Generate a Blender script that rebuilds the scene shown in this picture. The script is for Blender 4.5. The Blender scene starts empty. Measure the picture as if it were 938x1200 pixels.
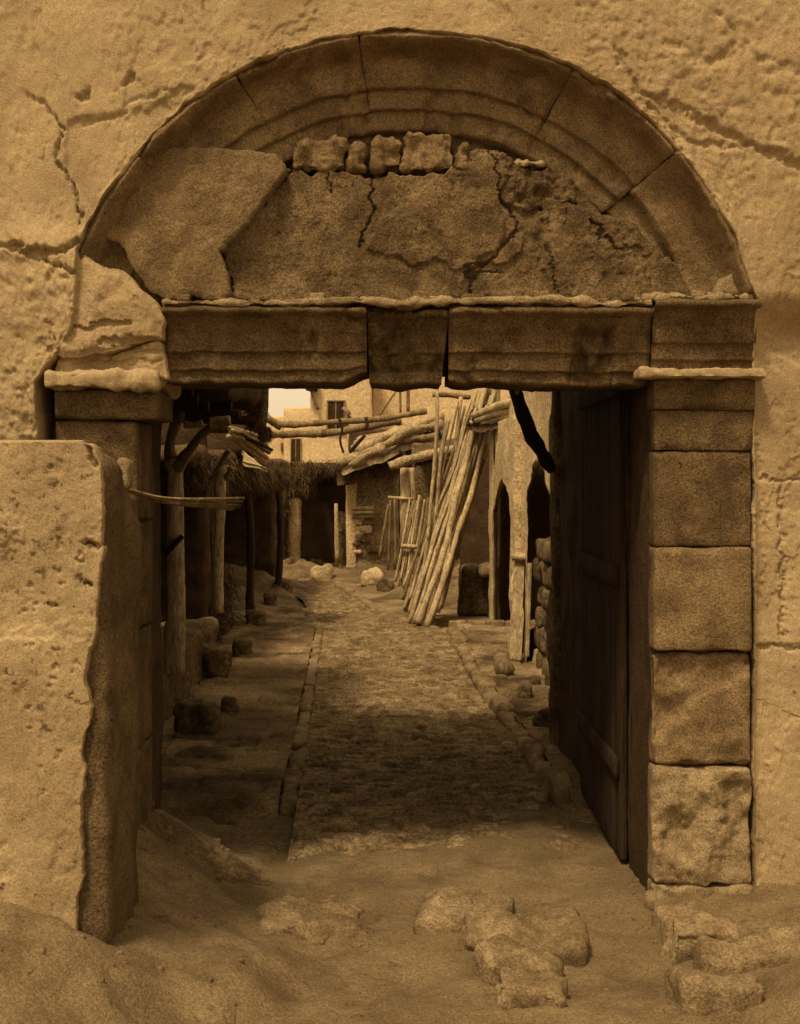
import bpy, math, random
import numpy as np
from mathutils import Vector

# ------------------------------------------------------------------ camera, world, sun, exposure
F, CX, HY, CAMZ = 1500.0, 469.0, 560.0, 2.9       # focal length in photo pixels, centre column, horizon row, eye height
sc = bpy.context.scene
col = sc.collection
cam_d = bpy.data.cameras.new('camera'); cam = bpy.data.objects.new('camera', cam_d); col.objects.link(cam)
cam.location = (0, 0, CAMZ); cam.rotation_euler = (math.radians(90), 0, 0)
cam_d.sensor_fit = 'VERTICAL'; cam_d.sensor_height = 24.0; cam_d.lens = 24.0 * F / 1200.0
cam_d.shift_y = -(600 - HY) / 1200.0
cam_d.clip_end = 2000
sc.camera = cam

SUN_EL, SUN_AZ = math.radians(60), math.radians(29)   # sun behind the camera, a little to its left
w = bpy.data.worlds.new('World'); sc.world = w; w.use_nodes = True
nt = w.node_tree; bg = nt.nodes['Background']
sky = nt.nodes.new('ShaderNodeTexSky'); sky.sky_type = 'NISHITA'; sky.sun_disc = False
sky.sun_elevation = SUN_EL; sky.sun_rotation = math.pi + SUN_AZ
sky.air_density = 1.0; sky.dust_density = 3.0
bw = nt.nodes.new('ShaderNodeRGBToBW'); nt.links.new(sky.outputs[0], bw.inputs[0])
veil = nt.nodes.new('ShaderNodeMath'); veil.operation = 'MULTIPLY_ADD'; veil.inputs[1].default_value = 0.35; veil.inputs[2].default_value = 3.5   # high thin overcast evens the sky out
nt.links.new(bw.outputs[0], veil.inputs[0])
mx = nt.nodes.new('ShaderNodeVectorMath'); mx.operation = 'MULTIPLY'
nt.links.new(veil.outputs[0], mx.inputs[0]); mx.inputs[1].default_value = (1.0, 0.76, 0.46)
nt.links.new(mx.outputs[0], bg.inputs[0]); bg.inputs[1].default_value = 0.15
sd = bpy.data.lights.new('sun', 'SUN'); so = bpy.data.objects.new('sun', sd); col.objects.link(so)
sd.energy = 2.4; sd.angle = math.radians(9); sd.color = (1.0, 0.80, 0.52)
dirv = Vector((math.sin(SUN_AZ) * math.cos(SUN_EL), math.cos(SUN_AZ) * math.cos(SUN_EL), -math.sin(SUN_EL)))
so.rotation_euler = dirv.to_track_quat('-Z', 'Y').to_euler(); so.location = (-3, -8, 12)
sc.view_settings.view_transform = 'Standard'; sc.view_settings.look = 'None'
sc.view_settings.gamma = 1; sc.view_settings.exposure = 0.42; sc.view_settings.use_curve_mapping = False
sc.cycles.max_bounces = 6; sc.cycles.diffuse_bounces = 4

rnd = random.Random(7)
rng = np.random.default_rng(7)

# ------------------------------------------------------------------ helpers
def P(px, py, D): return np.array([(px - CX) * D / F, D, CAMZ + (HY - py) * D / F])
def X(px, D): return (px - CX) * D / F
def Z(py, D): return CAMZ + (HY - py) * D / F
def G(px, py, z=0.0):
    D = F * (CAMZ - z) / (py - HY); return np.array([(px - CX) * D / F, D, z])

def _h(ix, iy, iz, seed):
    n = (ix.astype(np.int64) * 374761393 + iy.astype(np.int64) * 668265263 + iz.astype(np.int64) * 2147483647 + seed * 974711) & 0x7fffffff
    n = ((n ^ (n >> 13)) * 1274126177) & 0x7fffffff
    n = (n ^ (n >> 16)) & 0xffffff
    return n / float(0xffffff) * 2 - 1
def vnoise(p, seed=0):
    p = np.asarray(p, float); i = np.floor(p); f = p - i; f = f * f * (3 - 2 * f)
    ix, iy, iz = (i[:, k].astype(np.int64) for k in range(3)); r = 0
    for a in (0, 1):
        for b in (0, 1):
            for c in (0, 1):
                wgt = (f[:, 0] if a else 1 - f[:, 0]) * (f[:, 1] if b else 1 - f[:, 1]) * (f[:, 2] if c else 1 - f[:, 2])
                r = r + wgt * _h(ix + a, iy + b, iz + c, seed)
    return r
def fbm(p, scale=1.0, octv=4, seed=0, gain=0.5):
    p = np.asarray(p, float) * scale; r = 0; a = 1.0
    for o in range(octv):
        r = r + a * vnoise(p, seed + o * 17); p = p * 2.03 + 5.1; a *= gain
    return r
def sstep(e0, e1, x):
    t = np.clip((x - e0) / (e1 - e0), 0, 1); return t * t * (3 - 2 * t)

ORG = {}
def mk(name, V, Fc, mat, parent=None, smooth=True):
    V = np.asarray(V, float)
    if parent is None: o_ = np.array([V[:, 0].mean(), V[:, 1].mean(), V[:, 2].min()])
    else: o_ = ORG[parent.name]
    me = bpy.data.meshes.new(name); me.from_pydata((V - o_).tolist(), [], [list(map(int, f)) for f in Fc])
    me.materials.append(mat)
    if smooth: me.polygons.foreach_set('use_smooth', [True] * len(me.polygons))
    me.update()
    o = bpy.data.objects.new(name, me); col.objects.link(o)
    ORG[o.name] = o_
    if parent is None: o.location = o_
    else: o.parent = parent
    return o
def empty(name, loc):
    o = bpy.data.objects.new(name, None); o.empty_display_size = 0.2; col.objects.link(o)
    o.location = loc; ORG[o.name] = np.array(loc, float); return o
def tag(o, label=None, cat=None, group=None, kind=None):
    for k, v in (('label', label), ('category', cat), ('group', group), ('kind', kind)):
        if v: o[k] = v
    return o
class MB:
    def __init__(s): s.V = []; s.F = []; s.n = 0
    def add(s, V, Fc):
        V = np.asarray(V, float); s.V.append(V); s.F += [tuple(i + s.n for i in f) for f in Fc]; s.n += len(V); return s
    def mk(s, name, mat, parent=None, smooth=True): return mk(name, np.vstack(s.V), s.F, mat, parent, smooth)

def gridf(nu, nv, closed_u=False, off=0):
    r = []
    for i in range(nu if closed_u else nu - 1):
        i2 = (i + 1) % nu
        for j in range(nv - 1):
            r.append((off + i * nv + j, off + i2 * nv + j, off + i2 * nv + j + 1, off + i * nv + j + 1))
    return r
def rbox(x0, x1, y0, y1, z0, z1, r=0.02, amp=0.008, res=0.05, ns=6.0, seed=0, nmax=26, taper=None):
    """rounded, worn box as a closed surface"""
    lo = np.array([x0, y0, z0], float); hi = np.array([x1, y1, z1], float); s = hi - lo
    r = min(r, s.min() * 0.45)
    n = [int(min(nmax, max(3, math.ceil(v / res)))) for v in s]
    V = []; idx = {}; Fc = []
    def vid(a, b, c):
        k = (a, b, c)
        if k not in idx:
            idx[k] = len(V); V.append([a / n[0], b / n[1], c / n[2]])
        return idx[k]
    for ax in range(3):
        u, v = (ax + 1) % 3, (ax + 2) % 3
        for side in (0, 1):
            for i in range(n[u]):
                for j in range(n[v]):
                    q = []
                    for di, dj in ((0, 0), (1, 0), (1, 1), (0, 1)):
                        k = [0, 0, 0]; k[ax] = n[ax] * side; k[u] = i + di; k[v] = j + dj; q.append(vid(*k))
                    Fc.append(tuple(q if side else q[::-1]))
    T = np.array(V)
    # pull the grid lines nearest each edge in towards it so the rounding is resolved
    p = lo + T * s
    for ax in range(3):
        if n[ax] >= 4 and s[ax] / n[ax] > r:
            t = T[:, ax]; e = r / s[ax]
            a1 = np.isclose(t, 1 / n[ax]); a2 = np.isclose(t, 1 - 1 / n[ax])
            p[a1, ax] = lo[ax] + r; p[a2, ax] = hi[ax] - r
    q = np.clip(p, lo + r, hi - r); d = p - q; L = np.linalg.norm(d, axis=1, keepdims=True); L[L == 0] = 1
    nrm = d / L; p = q + nrm * r
    p = p + nrm * (fbm(p + seed * 3.3, ns, 4, seed) * amp)[:, None]
    ed = (L[:, 0] > r * .98) & (np.sum(np.abs(d) > r * .2, axis=1) >= 2)
    p = p - nrm * (ed * np.clip(fbm(p, 9.0 if s.max() < 3 else 2.0, 3, seed + 71, .6) - .25, 0, 1) * min(.03, s.min() * .12))[:, None]
    if taper is not None: p = taper(p)
    return p, Fc
def rot(V, c, ax=0, ay=0, az=0):
    V = np.asarray(V, float) - c
    for a, (i, j) in ((ax, (1, 2)), (ay, (2, 0)), (az, (0, 1))):
        ca, sa = math.cos(a), math.sin(a); vi = V[:, i] * ca - V[:, j] * sa; vj = V[:, i] * sa + V[:, j] * ca
        V[:, i] = vi; V[:, j] = vj
    return V + c
def tube(pts, rads, seg=9, sub=6, wob=0.0, knob=0.06, seed=0, squash=1.0):
    """a log or pole: bent centre line, knots, end caps"""
    pts = np.array(pts, float); n = len(pts)
    if np.isscalar(rads): rads = [rads] * n
    m = (n - 1) * sub + 1; t = np.linspace(0, n - 1, m); i = np.minimum(t.astype(int), n - 2); f = (t - i)[:, None]
    g = np.zeros_like(pts)
    g[1:-1] = (pts[2:] - pts[:-2]) / 2; g[0] = pts[1] - pts[0]; g[-1] = pts[-1] - pts[-2]
    h00 = 2 * f**3 - 3 * f**2 + 1; h10 = f**3 - 2 * f**2 + f; h01 = -2 * f**3 + 3 * f**2; h11 = f**3 - f**2
    C = h00 * pts[i] + h10 * g[i] + h01 * pts[i + 1] + h11 * g[i + 1]
    R = np.interp(t, np.arange(n), rads)
    L = np.linalg.norm(pts[-1] - pts[0])
    if wob: C = C + np.stack([fbm(np.stack([t * 0.9 * L / n, t * 0 + seed, t * 0 + k * 9], 1), 1.0, 2, seed + k) for k in range(3)], 1) * wob
    T = np.gradient(C, axis=0); T /= np.linalg.norm(T, axis=1, keepdims=True)
    up = np.array([0, 0, 1.0]) if abs(T[0][2]) < 0.8 else np.array([1.0, 0, 0])
    A = np.cross(T, up); A /= np.linalg.norm(A, axis=1, keepdims=True); B = np.cross(T, A)
    V = []
    for k in range(m):
        for s in range(seg):
            a = 2 * math.pi * s / seg; V.append(C[k] + R[k] * (math.cos(a) * A[k] + squash * math.sin(a) * B[k]))
    V = np.array(V); cc = np.repeat(C, seg, 0); d = V - cc
    nz = fbm(V, 5.0, 3, seed + 3) ; nz2 = fbm(np.stack([V[:, 0] * 22, V[:, 1] * 22, V[:, 2] * 4], 1), 1.0, 2, seed + 9)
    V = cc + d * (1 + knob * 1.6 * nz + knob * nz2)[:, None]
    Fc = []
    for k in range(m - 1):
        for s in range(seg):
            s2 = (s + 1) % seg; Fc.append((k * seg + s, k * seg + s2, (k + 1) * seg + s2, (k + 1) * seg + s))
    Fc.append(tuple(range(seg))[::-1]); Fc.append(tuple((m - 1) * seg + s for s in range(seg)))
    return V, Fc

def seg_dist(pt, poly):
    d = np.full(len(pt), 1e9)
    for a, b in zip(poly[:-1], poly[1:]):
        a = np.array(a, float); b = np.array(b, float); ab = b - a
        t = np.clip(((pt - a) @ ab) / max(ab @ ab, 1e-9), 0, 1)
        d = np.minimum(d, np.linalg.norm(pt - a - t[:, None] * ab, axis=1))
    return d
def sdf(pt, poly):
    cl = list(poly) + [poly[0]]; d = seg_dist(pt, cl); ins = np.zeros(len(pt), bool)
    for (x0, y0), (x1, y1) in zip(cl[:-1], cl[1:]):
        c = ((y0 > pt[:, 1]) != (y1 > pt[:, 1]))
        with np.errstate(divide='ignore', invalid='ignore'):
            xi = (x1 - x0) * (pt[:, 1] - y0) / (y1 - y0 + 1e-12) + x0
        ins ^= c & (pt[:, 0] < xi)
    return np.where(ins, -d, d)
def cracks(pp, lines):
    """depth in metres of the cracks at the points pp (photo px); lines: (polyline, width px, depth m)"""
    j = np.stack([fbm(np.stack([pp[:, 0], pp[:, 1], pp[:, 0] * 0], 1), 0.09, 5, 40 + k, .65) for k in range(2)], 1) * 4
    r = np.zeros(len(pp))
    for poly, wd, dp in lines:
        d = seg_dist(pp + j, poly); r = np.maximum(r, dp * (1 - sstep(wd * 0.35, wd, d)))
    return r
def patch(poly, D, back, mat, name, parent, ring=26, na=160, rough=0.012, rag=0.03, soft=0.05, cr=(), ns=5.0, seed=0, lump=0.0, edge=None):
    """a slab of plaster or rubble with a ragged outline (photo px at distance D), real thickness 'back' metres"""
    W = np.array([[X(a, D), Z(b, D)] for a, b in poly]); c = W.mean(0)
    an = np.linspace(0, 2 * math.pi, na, endpoint=False); R = []
    for a in an:
        d = np.array([math.cos(a), math.sin(a)]); best = 0.01
        for p, q in zip(W, np.roll(W, -1, 0)):
            e = q - p; det = d[0] * (-e[1]) + d[1] * e[0]
            if abs(det) < 1e-9: continue
            rr = p - c; t = (rr[0] * (-e[1]) + rr[1] * e[0]) / det; s = (d[0] * rr[1] - d[1] * rr[0]) / det
            if t > 0 and -1e-6 <= s <= 1 + 1e-6: best = max(best, t)
        R.append(best)
    R = np.array(R); q3 = np.stack([np.cos(an) * R * 6, np.sin(an) * R * 6, an * 0], 1)
    R = R + fbm(q3, 1.0, 4, seed, 0.6) * rag
    tr = np.concatenate([np.linspace(0.02, 0.93, ring - 4), [0.965, 0.988, 1.0, 1.0]])
    V = []
    for a, r in zip(an, R):
        for k, t in enumerate(tr):
            V.append([c[0] + math.cos(a) * r * t, 0, c[1] + math.sin(a) * r * t])
    V = np.array(V); T = np.tile(tr, na); K = np.tile(np.arange(len(tr)), na)
    pp = np.stack([V[:, 0] * F / D + CX, HY - (V[:, 2] - CAMZ) * F / D], 1)
    dist = (1 - T) * np.repeat(R, len(tr))
    y = D - fbm(V + seed, ns, 5, seed + 5, 0.55) * rough - lump * (1 - T ** 2)
    y = y + soft * (1 - sstep(0, soft * 1.2, dist)) * 0.5
    if len(cr): y = y + cracks(pp, cr)
    y = np.where(K == len(tr) - 1, D + back, y); V[:, 1] = y
    Fc = gridf(na, len(tr), True)
    V = np.vstack([V, [c[0], D - lump, c[1]]]); ci = len(V) - 1
    Fc += [(ci, ((i + 1) % na) * len(tr), i * len(tr)) for i in range(na)]
    return mk(name, V, Fc, mat, parent)

# ------------------------------------------------------------------ materials
def mat(name, c1, c2, c3=None, scale=3.0, fine=60.0, grain=0.25, bump=0.5, bdist=0.01, rough=0.95, stretch=(1, 1, 1), spots=0.0, spotc=None, stain=None):
    m = bpy.data.materials.new(name); m.use_nodes = True; t = m.node_tree; N = t.nodes; L = t.links
    b = N['Principled BSDF']; b.inputs['Roughness'].default_value = rough
    b.inputs['Specular IOR Level'].default_value = 0.15
    tc = N.new('ShaderNodeTexCoord'); mp = N.new('ShaderNodeMapping'); L.new(tc.outputs['Object'], mp.inputs[0]); mp.inputs['Scale'].default_value = stretch
    def noise(s, det=6, r=0.6):
        n = N.new('ShaderNodeTexNoise'); n.inputs['Scale'].default_value = s; n.inputs['Detail'].default_value = det; n.inputs['Roughness'].default_value = r
        L.new(mp.outputs[0], n.inputs['Vector']); return n
    n1 = noise(scale); n2 = noise(scale * 0.35, 3); n3 = noise(fine, 3, 0.7)
    cr = N.new('ShaderNodeValToRGB'); L.new(n1.outputs[0], cr.inputs[0])
    e = cr.color_ramp.elements; e[0].position = 0.40; e[0].color = (*c1, 1); e[1].position = 0.60; e[1].color = (*c2, 1)
    cur = cr.outputs[0]
    def mix(fac, a, colr, kind='MIX'):
        mm = N.new('ShaderNodeMixRGB'); mm.blend_type = kind
        if isinstance(fac, float): mm.inputs[0].default_value = fac
        else: L.new(fac, mm.inputs[0])
        L.new(a, mm.inputs[1])
        if isinstance(colr, tuple): mm.inputs[2].default_value = (*colr, 1)
        else: L.new(colr, mm.inputs[2])
        return mm.outputs[0]
    def ramp(src, a, bb, lo=0.0, hi=1.0):
        mr = N.new('ShaderNodeMapRange'); L.new(src, mr.inputs[0]); mr.inputs[1].default_value = a; mr.inputs[2].default_value = bb
        mr.inputs[3].default_value = lo; mr.inputs[4].default_value = hi; return mr.outputs[0]
    if c3: cur = mix(ramp(n2.outputs[0], 0.48, 0.66), cur, c3)
    if grain:
        gv = ramp(n3.outputs[0], 0.36, 0.64, 1 - grain * 1.25, 1 + grain * 1.25)
        cc = N.new('ShaderNodeCombineColor')
        for k in range(3): L.new(gv, cc.inputs[k])
        cur = mix(1.0, cur, cc.outputs[0], 'MULTIPLY')
    if spots:
        ns = noise(scale * 4.5, 4, 0.75); cur = mix(ramp(ns.outputs[0], 0.66 - spots * 0.1, 0.72 - spots * 0.1), cur, spotc or tuple(v * 0.35 for v in c1))
    L.new(cur, b.inputs['Base Color'])
    bp = N.new('ShaderNodeBump'); bp.inputs['Strength'].default_value = bump; bp.inputs['Distance'].default_value = bdist * 2.6
    ad = N.new('ShaderNodeMath'); ad.operation = 'ADD'; ml = N.new('ShaderNodeMath'); ml.operation = 'MULTIPLY'; ml.inputs[1].default_value = 0.35
    n4 = noise(scale * 6, 8, 0.7); L.new(n3.outputs[0], ml.inputs[0]); L.new(n4.outputs[0], ad.inputs[0]); L.new(ml.outputs[0], ad.inputs[1])
    L.new(ad.outputs[0], bp.inputs['Height']); L.new(bp.outputs[0], b.inputs['Normal'])
    return m
def c(v, k=1.0):   # warm stone colour of value v
    return (v, v * (0.88 - 0.13 * k), v * (0.57 - 0.15 * k))
def cd(v): return (v, v * .59, v * .29)   # deep red-brown for the darkest materials
M = {}
M['plaster'] = mat('lime_plaster', c(.30, 1.25), c(.42, 1.05), c(.33, 1.25), scale=1.4, fine=95, grain=.2, bump=.5, bdist=.008, spots=.15, spotc=c(.19, 1.4))
M['plaster_low'] = mat('pale_plaster', c(.28, 1.2), c(.42, 1.), c(.32, 1.2), scale=2.0, fine=85, grain=.2, bump=.5, bdist=.008, spots=.65, spotc=c(.12, 1.5))
M['tymp'] = mat('weathered_stone_fill', c(.10, 1.8), c(.22, 1.5), c(.14, 1.7), scale=4.2, fine=80, grain=.4, bump=.9, bdist=.012, spots=.4, spotc=c(.05, 1.8))
M['patchp'] = mat('grey_brown_render', c(.14, 1.6), c(.23, 1.5), c(.18, 1.6), scale=4.0, fine=85, grain=.34, bump=.7, bdist=.010)
M['arch'] = mat('dressed_arch_stone', c(.13, 1.7), c(.24, 1.5), c(.17, 1.6), scale=4.5, fine=85, grain=.36, bump=.6, bdist=.008, spots=.25, spotc=c(.07, 1.8))
M['lintel'] = mat('sooty_lintel_stone', c(.08, 1.9), c(.16, 1.7), c(.11, 1.8), scale=5.0, fine=80, grain=.38, bump=.7, bdist=.009, spots=.3, spotc=c(.04, 2))
M['pier'] = mat('pier_stone', c(.14, 1.7), c(.24, 1.5), c(.18, 1.6), scale=4.0, fine=80, grain=.36, bump=.7, bdist=.009, spots=.35, spotc=c(.08, 1.8))
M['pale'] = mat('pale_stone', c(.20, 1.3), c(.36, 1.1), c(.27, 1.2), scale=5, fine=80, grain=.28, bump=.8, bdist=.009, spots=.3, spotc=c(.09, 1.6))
M['dark'] = mat('shade_dark_masonry', cd(.05), cd(.09), cd(.065), scale=3, fine=60, grain=.35, bump=.8, bdist=.015)  # near-black masonry: shade of passage, stall and recesses put into the colour
M['core'] = mat('mud_core', c(.10, 1.7), c(.17, 1.5), c(.12, 1.6), scale=3, fine=70, grain=.35, bump=.8, bdist=.015, spots=.3)
M['dirt'] = mat('dusty_earth', c(.16, 1.5), c(.25, 1.3), c(.20, 1.4), scale=2.6, fine=70, grain=.28, bump=.9, bdist=.016, spots=.25, spotc=c(.11, 1.6))
M['dirt2'] = mat('trodden_earth', c(.11, 1.6), c(.27, 1.3), c(.16, 1.5), scale=.9, fine=24, grain=.36, bump=.9, bdist=.02)
M['cobble'] = mat('worn_cobbles', c(.11, 1.6), c(.29, 1.2), c(.17, 1.5), scale=4.5, fine=34, grain=.4, bump=.8, bdist=.010, spots=.45, spotc=c(.05, 1.8))
M['flag'] = mat('worn_flagstones', c(.06, 1.9), c(.28, 1.3), c(.10, 1.8), scale=1.0, fine=36, grain=.36, bump=.8, bdist=.012, spots=.2)
M['slab'] = mat('kerb_stone', c(.16, 1.5), c(.32, 1.2), c(.22, 1.3), scale=3.5, fine=60, grain=.3, bump=.9, bdist=.012, spots=.35, spotc=c(.09, 1.6))
M['wood'] = mat('bleached_wood', c(.34, 1.), c(.56, .9), c(.42, 1.), scale=5, fine=30, grain=.3, bump=.8, bdist=.01, stretch=(1, 1, .25), spots=.5, spotc=c(.09, 1.7))
M['woodm'] = mat('brown_wood', c(.14, 1.5), c(.28, 1.3), c(.2, 1.4), scale=6, fine=35, grain=.35, bump=.8, bdist=.01, stretch=(1, 1, .2), spots=.4)
M['woodd'] = mat('dark_old_wood', cd(.03), cd(.06), cd(.04), scale=6, fine=40, grain=.35, bump=.9, bdist=.012, stretch=(1, 1, .12))  # near-black wood, deepened so the door leaf sinks into passage shade
M['farwall'] = mat('distant_plaster', c(.52), c(.66), c(.58), scale=.8, fine=9, grain=.16, bump=.5, bdist=.03, spots=.35, spotc=c(.30))
M['arcade'] = mat('arcade_plaster', c(.50), c(.66), c(.42, 1.1), scale=1.3, fine=22, grain=.28, bump=.9, bdist=.02, spots=.4, spotc=c(.20, 1.5))
M['hut'] = mat('mud_wall', c(.09, 1.7), c(.24, 1.4), c(.13, 1.6), scale=1.6, fine=16, grain=.36, bump=1., bdist=.03, spots=.4, spotc=c(.06, 1.8))
M['thatch'] = mat('dry_brushwood', cd(.06), c(.12, 1.9), cd(.08), scale=3, fine=25, grain=.4, bump=.5, bdist=.01)
M['kiosk'] = mat('kiosk_masonry', c(.16, 1.5), c(.38, 1.2), c(.24, 1.4), scale=1.4, fine=14, grain=.36, bump=1., bdist=.03, spots=.5, spotc=c(.08, 1.7))
M['mudroof'] = mat('mud_roof', c(.28, 1.1), c(.5, 1.), c(.36, 1.1), scale=1.6, fine=16, grain=.3, bump=1., bdist=.03, spots=.5, spotc=c(.10, 1.6))
M['hole'] = mat('interior_shade', cd(.04), cd(.06), scale=2, grain=.3, bump=.3)  # rear walls of hut, stall and shed, their inner shade painted near-black

# ------------------------------------------------------------------ ground
def kerbL(D): return np.interp(D, [8.4, 13.6, 24.2, 30, 33.5, 40], [-.80, -.99, -1.44, -2.3, -3.1, -4.6])
def kerbR(D): return np.interp(D, [8.4, 13.4, 18.9, 24.2, 24.9, 25.4, 28, 33.5, 40], [1.45, 1.26, .98, .90, .5, .15, -.54, -1.54, -2.7])
xs = np.concatenate([[-400, -150, -60, -25, -12], np.arange(-7, -4, .25), np.arange(-4, 4.001, .05), np.arange(4.25, 7.1, .25), [12, 25, 60, 150, 400]])
ys = np.concatenate([[-30, -10, -3, 0, 2, 4], np.arange(5, 10, .04), np.arange(10, 26, .1), np.arange(26, 48, .25), [50, 60, 80, 120, 250, 600]])
gx, gy = np.meshgrid(xs, ys, indexing='ij'); p = np.stack([gx.ravel(), gy.ravel(), 0 * gx.ravel()], 1)
x, y = p[:, 0], p[:, 1]
near = 1 - sstep(9.0, 10.0, y)
mound = .68 * (1 - sstep(-2.4, -.55, x + .25 * fbm(p, 1.2, 3, 3))) * sstep(4.6, 6.6, y) * near
mound += .20 * sstep(1.3, 2.6, x + .2 * fbm(p, 1.2, 3, 4)) * near
z = mound + near * (.05 * fbm(p, 2.2, 5, 11, .55) + .02) + (1 - near) * (.05 * fbm(p, .8, 5, 12, .55))
inroad = sstep(.25, 0, np.maximum(kerbL(y) - x, x - kerbR(y))) * (1 - sstep(36, 40, y)) * sstep(8.75, 9.2, y)
z = z * (1 - inroad) - .05 * inroad
far = sstep(2.2, 3.2, np.abs(x)) * (1 - near)
z += .10 * far * (1 + fbm(p, 1.5, 4, 21))
for (mx_, my_, mr, mh) in ((-3.3, 38, 1.2, .40), (-1.0, 37.5, 1.0, .35), (-4.6, 33, 1.6, .5), (1.9, 33, 1.8, .6), (1.9, 13.9, .8, .25)):
    d = np.hypot(x - mx_, (y - my_) * .8); z += mh * np.exp(-(d / mr) ** 2) * (1 + .35 * fbm(p, 2.5, 3, 31))
z[(np.abs(x) > 10) | (y > 50) | (y < 3)] = 0
p[:, 2] = z
g = mk('ground', p, gridf(len(xs), len(ys)), M['dirt2']); tag(g, kind='structure')
# pale dust in front of the gate lies as its own thin sheet of earth on the same relief
sel_x = np.arange(-4, 4.001, .04); sel_y = np.concatenate([np.arange(4, 6, .1), np.arange(6, 12.8, .035)])
gx, gy = np.meshgrid(sel_x, sel_y, indexing='ij'); fx, fy = gx.ravel(), gy.ravel(); q = np.stack([fx, fy, 0 * fx], 1)
Zg = z.reshape(len(xs), len(ys)); ix = np.clip(np.searchsorted(xs, fx) - 1, 0, len(xs) - 2); iy = np.clip(np.searchsorted(ys, fy) - 1, 0, len(ys) - 2)
tx = (fx - xs[ix]) / (xs[ix + 1] - xs[ix]); ty = (fy - ys[iy]) / (ys[iy + 1] - ys[iy])
base = Zg[ix, iy] * (1 - tx) * (1 - ty) + Zg[ix + 1, iy] * tx * (1 - ty) + Zg[ix, iy + 1] * (1 - tx) * ty + Zg[ix + 1, iy + 1] * tx * ty
wgt = 1 - sstep(8.4, 9.4, fy)
dz = .085 - .15 * sstep(9.2, 11.6, fy + .9 * fbm(q, .9, 3, 55) + 1.2 * np.abs(fx / 2) ** 2 * -.35) + .018 * fbm(q, 3.5, 5, 56, .6)
pd = np.stack([fx, fy, (base + .012 + .012 * np.abs(fbm(q, 5, 4, 58, .6))) * wgt + dz * (1 - wgt)], 1)
tag(mk('forecourt', pd, gridf(len(sel_x), len(sel_y)), M['dirt']), kind='structure')

# cobbled street: every cobble has its own height and crown
def cobbles(D0, D1, nU, nD, name, fl, fr, row=.14, wid=.24, hgt=.05, zbase=0.0, mt='cobble', seed=0):
    Ds = np.concatenate([np.linspace(D0, D1, nD)]); U = np.linspace(0, 1, nU)
    DD, UU = np.meshgrid(Ds, U, indexing='ij'); xl = fl(DD); xr = fr(DD); xx = xl + (xr - xl) * UU
    q = np.stack([xx.ravel(), DD.ravel(), 0 * xx.ravel()], 1)
    wx = q[:, 0] + .05 * fbm(q, 2.5, 2, seed + 1); wy = q[:, 1] + .06 * fbm(q, 1.8, 2, seed + 2)
    r = np.floor(wy / row); fv = wy / row - r
    sh = _h(r, r * 0, r * 0, seed + 3); cw = wid * (1 + .25 * _h(r, r * 0 + 3, r * 0, seed))
    cc_ = wx / cw + sh * 2; ci = np.floor(cc_); fu = cc_ - ci
    hr = _h(r, ci, ci * 0, seed + 5)
    crown = 1 - np.maximum(np.abs(2 * fu - 1) ** 5, np.abs(2 * fv - 1) ** 4)
    q[:, 2] = zbase + hgt * (.5 * hr + np.sqrt(np.clip(crown, 0, 1)) * .8) + .012 * fbm(q, 9, 3, seed + 8) + .03 * fbm(q, .6, 2, seed + 9)
    if name == 'pavement' and D1 > 25: q[:, 2] -= .3 * sstep(D1 - 2.5, D1, q[:, 1])
    if D0 < 12: q[:, 2] -= .22 * (1 - sstep(D0, D0 + .9, q[:, 1]))
    return tag(mk(name, q, [f[::-1] for f in gridf(nD, nU)], M[mt]), kind='structure')
cobbles(8.9, 17, 110, 460, 'road', kerbL, kerbR, seed=1)
cobbles(17.0, 36, 80, 560, 'road', kerbL, kerbR, seed=1)
# raised pavements at either side, laid with flags
flL = lambda D: kerbL(D) - np.interp(D, [9, 24], [1.3, 1.8]); flL2 = lambda D: kerbL(D) - .16
flR = lambda D: kerbR(D) + .16; flR2 = lambda D: np.full_like(D, 2.6)
cobbles(10.6, 30, 44, 420, 'pavement', flL, flL2, row=.50, wid=.6, hgt=.05, zbase=.05, mt='flag', seed=5)
cobbles(10.6, 24.2, 50, 330, 'pavement', flR, flR2, row=.5, wid=.6, hgt=.05, zbase=.10, mt='flag', seed=6)
mb = MB(); mb2 = MB()
D = 11.2
while D < 27.5:
    L = rnd.uniform(.5, .95); x0 = float(kerbL(D + L / 2)); v, f = rbox(x0 - .17, x0, D, D + L - .02, -.1, .075 + rnd.uniform(-.04, .025), .05, .04, .05, seed=int(D * 9)); sl = math.atan2(float(kerbL(D + L) - kerbL(D)), L)
    mb.add(rot(v, np.array([x0, D + L / 2, 0]), az=-sl + rnd.uniform(-.06, .06)), f); D += L
D = 11.4
while D < 24.0:
    L = rnd.uniform(.5, .95); x0 = float(kerbR(D + L / 2)); v, f = rbox(x0, x0 + .2, D, D + L - .02, -.1, .155 + rnd.uniform(-.05, .03), .05, .045, .05, seed=int(D * 7)); sl = math.atan2(float(kerbR(D + L) - kerbR(D)), L)
    mb2.add(rot(v, np.array([x0, D + L / 2, 0]), az=-sl + rnd.uniform(-.06, .06)), f); D += L
tag(mb.mk('kerb', M['slab']), kind='structure'); 
for k in range(5):
    x0 = .92 + k * .36; v, f = rbox(x0, x0 + .34, 24.1, 24.38, -.05, .20, .03, .02, .08, seed=k + 90); mb2.add(v, f)
tag(mb2.mk('kerb', M['slab']), kind='structure')
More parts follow.
